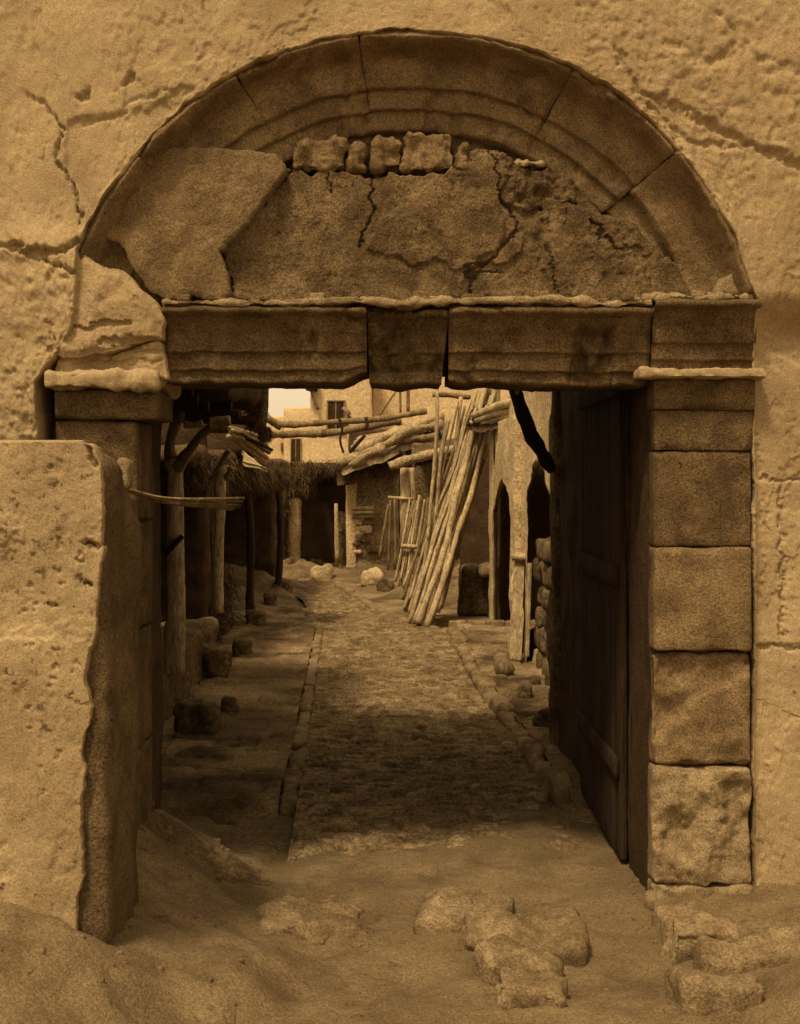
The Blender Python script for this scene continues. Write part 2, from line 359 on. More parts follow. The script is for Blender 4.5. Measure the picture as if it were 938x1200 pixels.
# far, low kerb that swings to the left where the poles stand
mb = MB(); Ds = np.arange(24.8, 35, .75)
for k, D in enumerate(Ds):
    a = np.array([float(kerbR(D)), D]); b = np.array([float(kerbR(D + .73)), D + .73]); L = np.linalg.norm(b - a); m_ = (a + b) / 2
    v, f = rbox(m_[0] - .1, m_[0] + .1, m_[1] - L / 2, m_[1] + L / 2, -.1, .12 + rnd.uniform(-.03, .03), .03, .02, .1, seed=k + 50)
    mb.add(rot(v, np.array([m_[0], m_[1], 0]), az=-math.atan2(b[0] - a[0], b[1] - a[1])), f)
tag(mb.mk('kerb', M['slab']), kind='structure')

# ------------------------------------------------------------------ the gateway
DG = 8.37
gate = tag(empty('gateway', (0, DG, 0)), 'old stone gateway with a blind arch over its lintel and rough plaster around', 'gateway')
AC = (480, 440)
def arch_px(th, k):      # k: radius at the crown in px
    R = k * (1 + .028 * abs(math.cos(th))); return AC[0] + R * math.cos(th), AC[1] - R * math.sin(th)
# plaster wall, a polar sheet that follows the arch edge
def wallD(px, py):
    r = 8.20 + .20 * sstep(860, 900, px) * sstep(340, 400, py) + .05 * (1 - sstep(30, 110, px)) * sstep(290, 310, py)
    return r
c0 = (480, 640)
inner = [(46, 1260), (46, 450), (90, 385)] + [arch_px(math.radians(a), 399) for a in np.arange(160, 13, -1.5)] + [(884, 352), (886, 430), (888, 1260)]
inner = np.array(inner)
def ray(cx, cy, a, poly):
    d = np.array([math.cos(a), -math.sin(a)]); best = None
    for p_, q_ in zip(poly[:-1], poly[1:]):
        e = q_ - p_; det = d[0] * (-e[1]) + d[1] * e[0]
        if abs(det) < 1e-9: continue
        r_ = p_ - np.array([cx, cy]); t = (r_[0] * (-e[1]) + r_[1] * e[0]) / det; s = (d[0] * r_[1] - d[1] * r_[0]) / det
        if t > 0 and -1e-6 <= s <= 1 + 1e-6: best = t if best is None else max(best, t)
    return best
a0 = math.atan2(-(1258 - 640), 888 - 480) ; a1 = math.pi + math.atan2(1258 - 640, 434)
AN = np.linspace(a0 + .002, a1 - .002, 1500)
outer = np.array([(-900, 1262), (-900, -420), (1900, -420), (1900, 1262)])
Q = []; nv = 190
tt = np.concatenate([[0, 0], np.linspace(0, 1, nv) ** 1.4])
for a in AN:
    r0 = ray(*c0, a, inner); r1 = ray(*c0, a, outer)
    if r0 is None: r0 = Q and last or 400
    if r1 is None or r1 < r0: r1 = r0 + 300
    last = r0; r1m = r0 + min(r1 - r0, 520)
    for k, t in enumerate(tt):
        rr = r0 + (r1m - r0) * t
        if k == len(tt) - 1: rr = r1
        Q.append((c0[0] + rr * math.cos(a), c0[1] - rr * math.sin(a), k))
Q = np.array(Q); pp = Q[:, :2]; K = Q[:, 2]
p3 = np.stack([pp[:, 0] / 180, 0 * pp[:, 0], pp[:, 1] / 180], 1)
roughm = .35 + sstep(640, 760, pp[:, 0]) * (1 - sstep(150, 380, pp[:, 1])) * 1.05 + (1 - sstep(60, 230, pp[:, 0])) * sstep(250, 330, pp[:, 1]) * 1.3
dsp = roughm * (.018 * fbm(p3, 2.2, 7, 61, .58) + .012 * np.abs(fbm(p3, 9, 5, 62, .6)))
wall_cr0 = [([(58, 125), (75, 150), (72, 190), (90, 230), (98, 262)], 5, .035), ([(38, 120), (58, 125)], 5, .02),
           ([(-60, 285), (20, 290), (45, 298), (75, 300), (95, 285)], 8, .05), ([(20, 290), (60, 310), (100, 325), (130, 330)], 5, .035),
           ([(100, 117), (106, 113)], 9, .035), ([(150, 100), (155, 95)], 8, .03), ([(195, 65), (198, 60)], 12, .012),
           ([(100, 150), (135, 140), (165, 118), (200, 110)], 7, .012), ([(720, 60), (745, 110), (800, 130), (850, 160), (938, 195)], 10, .02),
           ([(760, 130), (800, 165), (850, 175), (880, 168)], 8, .018), ([(60, 380), (66, 425)], 5, .02), ([(780, 55), (830, 80), (860, 60)], 14, .015),
           ([(840, 20), (880, 70), (938, 90)], 9, .015), ([(885, 760), (938, 762), (1200, 760)], 5, .02), ([(900, 560), (960, 566), (1200, 560)], 6, .02), ([(922, 566), (924, 760)], 4, .02)]
wall_cr = [(a_, w_ * (.55 if len(a_) > 2 else .9), d_ * 1.1) for a_, w_, d_ in wall_cr0]
dsp = dsp - cracks(pp, wall_cr)
dsp -= .007 * np.clip(fbm(p3, 14, 4, 64, .6) - .55, 0, 1) * (1 + roughm) + .006 * np.clip(fbm(p3, 30, 3, 65, .6) - .4, 0, 1)
scale_ = fbm(p3, 1.6, 6, 66, .62); dsp += .010 * sstep(.10, .16, scale_) + .008 * sstep(.42, .46, scale_)
blocksR = sstep(885, 890, pp[:, 0]) * sstep(560, 566, pp[:, 1]) * (1 - sstep(755, 760, pp[:, 1])) * .012
dsp += blocksR + .03 * (1 - sstep(0, 60, sdf(pp, [(40, 300), (190, 340), (180, 430), (20, 440), (0, 330)]))) * 1.0
lay = sdf(pp + 5 * fbm(p3, 8, 3, 77)[:, None], [(108, 250), (80, 195), (85, 150), (150, 135), (215, 105), (230, 110), (150, 200)])
dsp -= .022 * (1 - sstep(-2, 4, lay))
lay2 = sdf(pp + 6 * fbm(p3, 8, 3, 79)[:, None], [(765, 120), (890, 175), (938, 200), (938, 420), (890, 400), (880, 330), (850, 240)])
dsp -= .018 * (1 - sstep(-2, 5, lay2))
ragr = fbm(p3, 3.5, 6, 88, .6) * 4
DW = wallD(pp[:, 0], pp[:, 1]) - dsp
DW = np.where(K <= 1, DW + .03 * (K == 1), DW); 
edge = (K >= 2) & (K < 6); DW = np.where(edge, DW + .010 * (6 - K) ** 1.2 * .5, DW)
DW = np.where(K == 0, 8.62, DW)
# ragged arris: jog first rings outward/inward a few px
dirx = np.stack([pp[:, 0] - c0[0], pp[:, 1] - c0[1]], 1); dirx /= np.linalg.norm(dirx, axis=1, keepdims=True)
kk = np.clip(1 - (K - 2) / 10, 0, 1); pp2 = pp + dirx * (np.abs(ragr) * 1.2 * kk)[:, None]
Vw = np.stack([(pp2[:, 0] - CX) * 8.25 / F, DW, CAMZ + (HY - pp2[:, 1]) * 8.25 / F], 1)
mk('plaster_wall', Vw, [f[::-1] for f in gridf(len(AN), len(tt))], M['plaster'], gate)

# solid core of the wall behind the facing: two masonry jambs and the mass above the lintel
core = MB()
for (x0, x1, y0, y1, z0, z1) in ((-9, -1.90, 8.66, 9.35, -.2, 7.4), (1.70, 9, 8.66, 9.25, -.2, 7.4), (-1.80, 1.70, 8.66, 9.15, 3.62, 7.4)):
    v, f = rbox(x0, x1, y0, y1, z0, z1, .02, .012, .12, seed=5, nmax=40); core.add(v, f)
core.mk('masonry_core', M['dark'], gate)
# wall crown
v, f = rbox(-9.0, 9.0, 8.1, 9.5, 7.38, 7.6, .03, .02, .3, seed=8, nmax=40); mk('coping', v, f, M['plaster'], gate)

# tympanum: rough infill, flaking render
nx, nz = 700, 230
gx, gz = np.meshgrid(np.linspace(80, 890, nx), np.linspace(128, 356, nz), indexing='ij')
pp = np.stack([gx.ravel(), gz.ravel()], 1); p3 = np.stack([pp[:, 0] / 180, 0 * pp[:, 0], pp[:, 1] / 180], 1)
ppj = pp + 6 * np.stack([fbm(p3, 7, 4, 101, .6), fbm(p3, 7, 4, 102, .6)], 1)
dsp = .012 * fbm(p3, 2.5, 7, 103, .6) + .008 * np.abs(fbm(p3, 12, 4, 104, .6)) - .012 * np.clip(fbm(p3, 16, 4, 107, .6) - .5, 0, 1)
face = [(338, 197), (400, 200), (440, 203), (520, 203), (548, 180), (590, 178), (610, 195), (660, 205), (700, 240), (770, 300), (900, 360), (60, 360), (60, 300), (250, 250)]
dsp += .16 * (1 - sstep(-3, 3, sdf(ppj, face)))
dsp += .02 * (1 - sstep(-2, 2, sdf(ppj, [(440, 262), (470, 245), (520, 205), (590, 180), (592, 270), (575, 300), (548, 315), (430, 300)])))
dsp -= .028 * (1 - sstep(-2, 3, sdf(ppj, [(590, 235), (608, 262), (612, 305), (548, 318), (556, 345), (640, 345), (640, 250)])))
rub = 1 - sstep(-8, 12, sdf(pp, [(590, 190), (640, 190), (690, 230), (672, 262), (620, 262), (600, 240)]))
dsp += rub * (.045 * fbm(p3, 9, 4, 105, .6) - .03)
rub2 = 1 - sstep(-10, 20, sdf(pp, [(620, 260), (700, 250), (790, 330), (640, 340)])); dsp += rub2 * .018 * fbm(p3, 10, 4, 106, .6)
dsp -= cracks(pp, [(a_, w_ * .6, d_ * 1.2) for a_, w_, d_ in [([(434, 198), (437, 225), (437, 252), (428, 262), (424, 285)], 3.5, .03), ([(256, 290), (266, 312), (272, 340)], 5, .03), ([(340, 200), (318, 228), (256, 290)], 4, .03),
                   ([(592, 240), (608, 262), (580, 302), (548, 316), (552, 345)], 4, .03), ([(640, 290), (650, 340)], 4, .02), ([(388, 205), (388, 230)], 3, .02),
                   ([(585, 318), (552, 322)], 3, .02), ([(575, 180), (582, 200), (590, 240)], 3, .02), ([(640, 240), (672, 244)], 8, .05), ([(690, 260), (720, 290), (760, 300)], 5, .03)]])
V = np.stack([(pp[:, 0] - CX) * 8.5 / F, 8.62 - dsp, CAMZ + (HY - pp[:, 1]) * 8.5 / F], 1)
tymp = mk('tympanum', V, [f[::-1] for f in gridf(nx, nz)], M['tymp'], gate)
for k, (a, b, c_, d) in enumerate(((346, 408, 166, 200), (408, 425, 172, 200), (441, 471, 163, 199), (474, 531, 157, 202), (534, 548, 172, 200), (604, 636, 186, 196))):
    v, f = rbox(X(a, 8.5), X(b, 8.5), 8.44 + .02 * (k % 2), 8.62, Z(d, 8.5), Z(c_, 8.5), .025, .045, .012, ns=11, seed=120 + k)
    mk('rubble_stone', v, f, M['pier'] if k != 5 else M['pale'], tymp)

# archivolt: voussoirs swept from one stepped profile
prof = [(287, 8.70), (287, 8.52), (291, 8.512), (308, 8.512), (311, 8.520), (313, 8.474), (332, 8.474), (336, 8.482), (338, 8.435), (358, 8.43), (364, 8.432), (368, 8.435), (374, 8.40), (382, 8.33), (391, 8.25), (398, 8.20), (404, 8.235), (412, 8.31), (412, 8.7)]
def voussoir(t0, t1, seed, off=0.0, pr=prof):
    n = max(8, int(abs(t1 - t0) / .35)); V = []
    pr2 = []
    for (ra, da), (rb, db) in zip(pr[:-1], pr[1:]):
        m_ = max(1, int(max(abs(rb - ra) / 3, 1)))
        for k in range(m_): pr2.append((ra + (rb - ra) * k / m_, da + (db - da) * k / m_))
    pr2.append(pr[-1]); npf = len(pr2)
    for i in range(n + 1):
        th = math.radians(t0 + (t1 - t0) * i / n)
        for r_, d_ in pr2:
            px, py = arch_px(th, r_); V.append(P(px, py, min(d_, 8.52)) * [1, 0, 1] + [0, d_ + off, 0])
    V = np.array(V); q = V * [1, .6, 1]
    V[:, 1] -= .010 * fbm(q, 7, 5, seed, .6); e = fbm(q, 11, 4, seed + 2, .6) * .007; V[:, 0] += e; V[:, 2] += fbm(q, 12, 4, seed + 4, .6) * .006
    chip = np.clip(fbm(q, 3.5, 4, seed + 6, .6) - .55, 0, 1); V[:, 1] += chip * .10 * (V[:, 1] < 8.6); es = np.repeat(np.minimum(np.arange(n + 1), n - np.arange(n + 1)), npf); V[:, 1] += (es == 0) * (V[:, 1] < 8.6) * (.012 + .03 * np.clip(fbm(q, 9, 3, seed + 8), 0, 1)) + (es == 1) * (V[:, 1] < 8.6) * .02 * np.clip(fbm(q, 9, 3, seed + 8), 0, 1)
    Fc = [f[::-1] for f in gridf(n + 1, npf)]
    Fc.append(tuple(range(npf))); Fc.append(tuple(n * npf + k for k in range(npf))[::-1])
    return V, Fc
av = mk('archivolt', *voussoir(98.44, 61.98, 140), M['arch'], gate)
for k, (a, b, o) in enumerate(((167, 141, .012), (140.95, 119.86, .0), (119.82, 98.48, .005), (61.93, 40.13, .004))):
    mk('voussoir', *voussoir(a, b, 150 + k, o), M['arch'], av)
prof2 = [(296, 8.7), (296, 8.56), (328, 8.55), (331, 8.45), (350, 8.44), (368, 8.43), (376, 8.39), (388, 8.30), (398, 8.21), (404, 8.24), (412, 8.31), (412, 8.7)]
mk('voussoir', *voussoir(40.0, 13.2, 160, -.012, prof2), M['arch'], av)

# render patch that covers the left haunch
pa = [(150, 205), (180, 185), (215, 172), (290, 172), (325, 182), (338, 197), (318, 226), (290, 262), (262, 285), (255, 292), (266, 318), (272, 345), (262, 352), (196, 352), (178, 345), (158, 315), (148, 292), (112, 272), (118, 245)]
patch(pa, 8.35, .27, M['patchp'], 'render_patch', gate, ring=50, na=420, rough=.014, rag=.028, soft=.02, seed=170, ns=4.5)
patch([(640, 232), (700, 250), (748, 262), (790, 322), (815, 350), (640, 350)], 8.47, .14, M['tymp'], 'render_patch', gate, ring=36, na=220, rough=.022, rag=.03, soft=.03, seed=171, ns=6)
patch([(860, 318), (868, 345), (838, 346), (845, 325)], 8.3, .12, M['pale'], 'mortar_fillet', gate, ring=10, na=50, rough=.008, rag=.008, soft=.02, seed=172)
# broken left shoulder: lumps of plaster over the lost cornice
patch([(50, 292), (98, 296), (140, 318), (180, 352), (192, 372), (188, 396), (150, 404), (128, 414), (66, 418), (40, 400), (30, 340)], 8.20, .4, M['plaster'], 'broken_plaster', gate, ring=44, na=260, rough=.034, rag=.02, soft=.05, seed=180, ns=4.0,
      cr=[([(66, 380), (110, 383), (150, 378)], 5, .03), ([(60, 310), (66, 350), (64, 400)], 5, .03), ([(120, 402), (160, 400), (185, 402)], 6, .03)])
patch([(70, 402), (128, 414), (188, 398), (198, 445), (60, 448)], 8.27, .35, M['plaster'], 'broken_plaster', gate, ring=26, na=180, rough=.02, rag=.012, soft=.05, seed=181, ns=5, cr=[([(70, 408), (190, 410)], 4, .02), ([(90, 425), (185, 424)], 3, .015)])

# lintel: moulded blocks, worn and slipped
lp = [(0, 0.0), (9, -.13), (12, -.165), (17, -.155), (19, -.10), (25, -.075), (34, -.045), (38, -.035), (39, -.03), (58, -.028), (60, -.028), (61, -.006), (79, -.004), (81, -.004), (82, .018), (95, .02)]
def moulded(x0, x1, top, seed, d0=8.40, bot=None, slant=(0, 0), off=0.0, scale=1.0, botfn=None, chip=.55, back=9.13):
    """top: photo row of the upper edge; slant: px by which the ends lean inward at the bottom"""
    n = max(6, int((x1 - x0) / 2.2)); pf = []
    for (ra, da), (rb, db) in zip(lp[:-1], lp[1:]):
        m_ = max(1, int(abs(rb - ra) / 3))
        for k in range(m_): pf.append((ra + (rb - ra) * k / m_, da + (db - da) * k / m_))
    pf.append(lp[-1]); H = pf[-1][0]; V = []; np_ = len(pf) + 4
    for i in range(n + 1):
        s = i / n; zb = 0
        for k, (r_, d_) in enumerate(pf):
            f_ = r_ / H; xx = x0 + slant[0] * f_ + (x1 - slant[1] * f_ - x0 - slant[0] * f_) * s; yy = top + r_ * scale
            if botfn is not None: yy = top + r_ * scale - botfn(xx) * f_ ** 6
            V.append([X(xx, 8.37), d0 + off + d_, Z(yy, 8.37)])
        xl, _, zl = V[-1]; V.append([xl, (d0 + back) / 2, zl + .004]); V.append([xl, back, zl + .01])
        V.append([xl, back, Z(top, 8.37)]); V.append([xl, d0 + off + .02, Z(top, 8.37) + .002])
    V = np.array(V); q = V * [1, .6, 1]
    am = (V[:, 1] < d0 + .06)
    V[:, 1] -= am * .009 * fbm(q, 7, 5, seed, .6); V[:, 2] += fbm(q * [1, 1, .4], 7, 5, seed + 1, .6) * .007
    ch = np.clip(fbm(q * [1, 1, .8], 3.2, 5, seed + 2, .6) - chip, 0, 1); V[:, 1] += am * ch * .16
    endw = np.minimum(np.abs(V[:, 0] - V[:, 0].min()), np.abs(V[:, 0] - V[:, 0].max())); V[:, 1] += am * .025 * (1 - sstep(0, .03, endw))
    Fc = [f[::-1] for f in gridf(n + 1, np_)]
    for i in range(n): Fc.append((i * np_, (i + 1) * np_, (i + 1) * np_ + np_ - 1, i * np_ + np_ - 1))
    Fc.append(tuple(range(np_))); Fc.append(tuple(n * np_ + k for k in range(np_))[::-1])
    return V, Fc
bf1 = lambda xx: 13 * sstep(395, 430, xx) - 1
bf2 = lambda xx: -2.5 + 2 * math.sin(xx / 11)
bf3 = lambda xx: 6 * (1 - sstep(524, 545, xx)) - 2.5 + 3.0 * math.sin((xx - 540) / 26) * (xx < 640)
lin = mk('lintel', *moulded(193, 430, 352, 200, botfn=bf1, off=.0), M['lintel'], gate)
mk('keystone', *moulded(430.5, 528, 355, 203, slant=(2, 10), botfn=bf2, off=.055, scale=.97, chip=.45), M['lintel'], lin)
mk('lintel_block', *moulded(526, 763, 353, 205, botfn=bf3, off=.0, chip=.42), M['lintel'], lin)
mk('cornice_block', *moulded(763.5, 886, 347, 207, off=-.05, scale=.93, back=8.8, slant=(0, 2)), M['lintel'], lin)
for (xa_, xb_, ya_, yb_, sd_) in ((190, 764, 350, 356, 310), (765, 884, 345, 351, 311)):  # pale strips along the cornice top paint in its sunlit edge
    v, f = rbox(X(xa_, 8.24), X(xb_, 8.24), 8.235, 8.50, Z(yb_, 8.24), Z(ya_, 8.24), .006, .024, .014, ns=11, seed=sd_, nmax=170); v[:, 2] += .012 * fbm(v, 3, 4, 5) ; mk('lit_ledge_strip', v, f, M['pale'], lin)
# crumbs lying on the ledge
for k in range(26):
    xx = rnd.uniform(200, 860); s = rnd.uniform(.008, .028); b = P(xx, 351 - (4 if xx > 765 else 0), 8.3)
    if k in (3, 11): s = .035
    v, f = rbox(b[0] - s * 1.5, b[0] + s * 1.5, b[1] - s, b[1] + s, b[2] - .01, b[2] + s * 1.2, .01, .006, .01, ns=20, seed=300 + k); mk('crumb', v, f, M['pale'] if k % 3 else M['tymp'], lin)

# right pilaster
pil = empty('pilaster', (X(825, DG), DG, 0)); pil.parent = gate; pil.location = np.array(pil.location) - ORG[gate.name]; ORG[pil.name] = np.array([X(825, DG), DG, 0]); 
def blk(name, x0, x1, yt, yb, D, back, r, amp, seed, m, par, ns=6.0, res=.03, post=None):
    v, f = rbox(X(x0, D), X(x1, D), D, back, Z(yb, D), Z(yt, D), r, amp, res, ns, seed, nmax=46)
    if post is not None: v = post(v)
    return mk(name, v, f, m, par)
blk('capital_slab', 750, 899, 431, 442, 8.20, 8.9, .010, .012, 210, M['plaster'], pil, ns=14, res=.018)
blk('capital_neck', 766, 885, 443.5, 480, 8.32, 8.54, .01, .007, 211, M['lintel'], pil)
blk('stone_block', 768, 882, 481, 528, 8.35, 8.54, .008, .006, 212, M['lintel'], pil)
blk('stone_block', 767, 881, 529.5, 640, 8.36, 8.54, .012, .009, 213, M['lintel'], pil)
blk('stone_block', 767, 881, 642, 763, 8.35, 8.54, .018, .009, 214, M['pier'], pil)
def scar(v):
    px = v[:, 0] * F / 8.36 + CX; py = HY - (v[:, 2] - CAMZ) * F / 8.36; q = np.stack([px, py], 1)
    fr = v[:, 1] < 8.44
    s = sdf(q, [(766, 760), (882, 760), (880, 790), (850, 800), (815, 820), (790, 850), (766, 870)]); cut = 1 - sstep(-6, 6, s + 6 * fbm(v, 12, 3, 9))
    v[:, 1] += fr * (cut * (.06 + .03 * fbm(v, 8, 4, 7)) + .02 * fbm(v, 5, 5, 6)); return v
blk('stone_block', 767, 881, 767, 897, 8.35, 8.54, .03, .012, 215, M['pier'], pil, post=scar, res=.014)
def scar2(v):
    fr = v[:, 1] < 8.44; v[:, 1] += fr * (.045 * fbm(v, 5, 5, 16, .6)); return v
blk('stone_block', 766, 881, 900, 1036, 8.34, 8.54, .03, .016, 216, M['pale'], pil, post=scar2, res=.016)
blk('stone_block', 765, 883, 1038, 1180, 8.32, 8.54, .03, .016, 217, M['pale'], pil, post=scar2, res=.02)
# reveal behind it and strip on its right, shade put in as near-black
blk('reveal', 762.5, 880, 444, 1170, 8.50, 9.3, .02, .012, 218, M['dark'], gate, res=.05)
# left pilaster, half buried behind the low wall
pil2 = empty('pilaster', (X(110, DG), DG, 0)); pil2.parent = gate; pil2.location = np.array(pil2.location) - ORG[gate.name]; ORG[pil2.name] = np.array([X(110, DG), DG, 0])
blk('capital_slab', 52, 184, 435, 455, 8.15, 8.9, .025, .035, 220, M['plaster'], pil2, ns=7, res=.018)
blk('capital_neck', 62, 186, 456, 492, 8.28, 8.9, .03, .012, 221, M['lintel'], pil2)
for k, (a, b) in enumerate(((493, 610), (612, 740), (742, 880), (882, 1030), (1032, 1180))):
    blk('stone_block', 64, 160, a, b, 8.34, 8.9, .02, .012, 222 + k, M['lintel'], pil2, res=.05)
v, f = rbox(-2.3, X(190, 9.4), 8.46, 9.42, -.1, 3.62, .03, .018, .05, seed=230, nmax=70); mk('reveal', v, f, M['dark'], gate)  # left jamb reveal, its shade likewise given by the dark material
# gate chamber behind the opening: right flank, and an unseen ceiling slab added to cast shade
def flank(x0, y0, y1, z0, z1, seed, m, name, par, th=.6, rough=.03):
    ny, nz = int((y1 - y0) / .06), int((z1 - z0) / .07); gy, gz = np.meshgrid(np.linspace(y0, y1, ny), np.linspace(z0, z1, nz), indexing='ij')
    V = np.stack([0 * gy.ravel() + x0, gy.ravel(), gz.ravel()], 1); V[:, 0] += rough * fbm(V, 2.5, 5, seed, .6); n0 = len(V)
    Fc = gridf(ny, nz); E = np.array([[x0 + th, y0, z0], [x0 + th, y1, z0], [x0 + th, y1, z1], [x0 + th, y0, z1]])
    V = np.vstack([V, E]); b = n0
    Fc.append((b + 3, b + 2, b + 1, b)); e1 = [(ny - 1) * nz + k for k in range(nz)]; e0 = list(range(nz)); tp = [k * nz + nz - 1 for k in range(ny)]
    Fc.append(tuple(e1 + [b + 2, b + 1])); Fc.append(tuple(e0[::-1] + [b, b + 3])); Fc.append(tuple(tp + [b + 2, b + 3])[::-1])
    return mk(name, V, Fc, m, par, smooth=True)
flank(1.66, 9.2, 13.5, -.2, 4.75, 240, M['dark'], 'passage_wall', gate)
v, f = rbox(-3.6, 2.4, 9.12, 13.2, 4.62, 4.95, .05, .03, .2, seed=241, nmax=30); mk('added_shade_slab', v, f, M['dark'], gate)
v, f = rbox(1.60, 2.3, 13.3, 13.75, -.1, 4.7, .08, .04, .09, ns=3, seed=242, nmax=60); mk('corner_pier', v, f, M['hut'], gate)

# open door leaf folded back against the right flank
door = tag(empty('gate_door', (1.62, 10.2, .05)), 'dark plank door leaf folded back on the right inside the gateway', 'door')
D = 9.31; k = 0
while D < 11.35:
    wd = rnd.uniform(.19, .27); v, f = rbox(1.60, 1.655, D, D + wd - .005, .12, 3.9 + rnd.uniform(-.03, .03), .008, .004, .06, ns=4, seed=250 + k, nmax=50); mk('plank', v, f, M['woodd'], door); D += wd; k += 1
for zb in (.7, 2.1, 3.5):
    v, f = rbox(1.565, 1.599, 9.33, 11.3, zb, zb + .16, .01, .004, .08, seed=int(zb * 10), nmax=40); mk('batten', v, f, M['woodd'], door)

# ------------------------------------------------------------------ low wall on the left
lw = tag(empty('low_wall', (-3.0, 7.0, 0)), 'pale low wall with flaking plaster in the left foreground', 'wall')
def lwt(v):
    s = sstep(6.9, 7.6, v[:, 1]) * sstep(-2.4, -1.65, v[:, 0]) * sstep(2.2, 3.0, v[:, 2]); v[:, 2] -= .22 * s; 
    v[:, 2] -= .05 * sstep(-1.85, -1.55, v[:, 0]) * sstep(2.6, 3.0, v[:, 2]); return v
v, f = rbox(-6.5, X(127, 6.78), 6.76, 7.62, -.2, Z(524, 6.76), .06, .025, .05, ns=4, seed=260, nmax=90, taper=lwt); mk('mud_core', v, f, M['core'], lw)
pl = [(-900, 519), (40, 517), (95, 519), (112, 527), (122, 545), (127, 600), (122, 640), (118, 665), (108, 700), (112, 740), (104, 770), (98, 800), (104, 830), (96, 860), (100, 900), (92, 950), (90, 1100), (85, 1300), (-900, 1300)]
# plaster skin as a sheet with a ragged right edge
rows = 420; pys = np.linspace(517.5, 1330, rows); V = []; ncol = 200
def redge(py):
    return np.interp(py, [517, 522, 530, 545, 600, 640, 665, 700, 740, 770, 800, 830, 860, 900, 950, 1330], [92, 106, 112, 117, 119, 117, 116, 110, 112, 104, 100, 106, 97, 100, 93, 88])
for py in pys:
    e = redge(py) + 4.5 * fbm(np.array([[py / 60, 0, 0]]), 1, 5, 9, .62)[0] * (py > 640) + .8 * fbm(np.array([[py / 15, 0, 0]]), 1, 3, 19)[0]
    for k in range(ncol):
        t = k / (ncol - 3); px = -620 + (e + 620) * min(1, t) ** .45 if k < ncol - 2 else e
        V.append([X(px, 6.7), (6.7 + (0 if k < ncol - 2 else (.02 if k == ncol - 2 else .10))), Z(py, 6.7)])
V = np.array(V); q = V.copy(); q[:, 1] = 0; yy = .012 * fbm(q, 2.0, 6, 262, .55) + .004 * fbm(q, 14, 3, 263)
ppx = np.stack([V[:, 0] * F / 6.7 + CX, HY - (V[:, 2] - CAMZ) * F / 6.7], 1)
pit = [([(104, 530), (108, 540)], 7, .04), ([(103, 637), (112, 640)], 7, .04), ([(60, 547), (58, 549)], 4, .02), ([(93, 652), (95, 655)], 5, .02), ([(58, 708), (60, 710)], 4, .02), ([(98, 685), (104, 690)], 5, .03), ([(64, 630), (70, 640)], 3, .012)]
for k in range(26):
    a = rnd.uniform(20, 112); b = rnd.uniform(650, 900); pit.append(([(a, b), (a + rnd.uniform(-4, 4), b + rnd.uniform(-2, 2))], rnd.uniform(2, 4.5), .014))
lost = fbm(q, 1.7, 6, 266, .62); V[:, 1] += .014 * sstep(.30, .36, lost) + .01 * sstep(.62, .66, lost) + .012 * np.clip(fbm(q, 16, 4, 267, .6) - .5, 0, 1)
V[:, 1] -= yy; V[:, 1] += cracks(ppx, pit)
# top of the skin turns over the wall head
top = V[:ncol].copy(); top2 = top.copy(); top2[:, 1] += .10; top2[:, 2] += .012; 
V = np.vstack([top2, V]); mk('plaster_skin', V, gridf(rows + 1, ncol), M['plaster_low'], lw)
v, f = rbox(-6.5, X(104, 6.8), 6.74, 7.5, 3.02, Z(519.5, 6.8), .03, .01, .04, ns=4, seed=265, nmax=90, taper=lambda v: (v.__setitem__((slice(None), 2), v[:, 2] - .2 * sstep(7.0, 7.5, v[:, 1])), v)[1]); mk('wall_head', v, f, M['plaster_low'], lw)
blk('stone_lump', 133, 151, 536, 574, 7.75, 7.95, .04, .02, 266, M['pale'], None, ns=6, res=.02)
tag(bpy.data.objects['stone_lump'], 'small pale upright stone wedged behind the corner of the low wall', 'stone')

# laths sticking out from behind the low wall into the opening
for k in range(5):
    a = P(146 + k * 1.5, 571 + k * 1.2, 7.90 + .02 * k); b = P(198, 583.5 + k * 1.6, 8.28 + .02 * k); e = P(287 - k * 2.6, 583 + k * 3.9, 9.2 + .03 * k)
    m_ = M['wood'] if k < 1 else M['woodm']
    v, f = tube([a, b, e], [.009, .010, .0115], seg=7, sub=10, wob=.008, knob=.12, seed=400 + k, squash=.8)
    tag(mk('lath', v, f, m_), ['topmost lath of the fan poking past the left jamb', 'second lath from the top in the fan at the left jamb', 'middle lath of the fan at the left jamb', 'second lowest lath of the fan at the left jamb', 'lowest and steepest lath of the fan at the left jamb'][k], 'lath', 'laths poking past the left jamb')

# ------------------------------------------------------------------ foreground stones
fs = [(298, 426, 1085, 1124, 7.95, .5, 'flat slab at the left of the threshold in the foreground dust'),
      (498, 606, 1080, 1122, 8.0, .55, 'rounded slab at the middle of the threshold in the foreground dust'),
      (545, 688, 1102, 1142, 7.6, .4, 'long flat stone in front of the rounded middle slab'),
      (568, 655, 1128, 1172, 7.2, .4, 'square stone, lower step of the middle pile'),
      (580, 668, 1158, 1215, 6.85, .35, 'nearest stone at the foot of the middle pile'),
      (600, 684, 1082, 1108, 8.1, .4, 'thin stone just right of the rounded middle slab'),
      (772, 850, 1074, 1120, 7.9, .5, 'block under the right pilaster'),
      (790, 880, 1100, 1160, 7.45, .45, 'broken block below the right pilaster, second step'),
      (835, 960, 1112, 1170, 7.2, .5, 'large block at the right edge of the foreground'),
      (800, 905, 1160, 1230, 6.7, .4, 'lowest block at the right bottom corner'),
      (46, 108, 1196, 1240, 6.2, .35, 'small stone at the left bottom corner'),
      (96, 262, 1212, 1260, 6.35, .5, 'long sloping rock in the left bottom foreground'),
      (64, 112, 1190, 1225, 6.5, .3, 'pointed pale stone beside the sloping rock')]
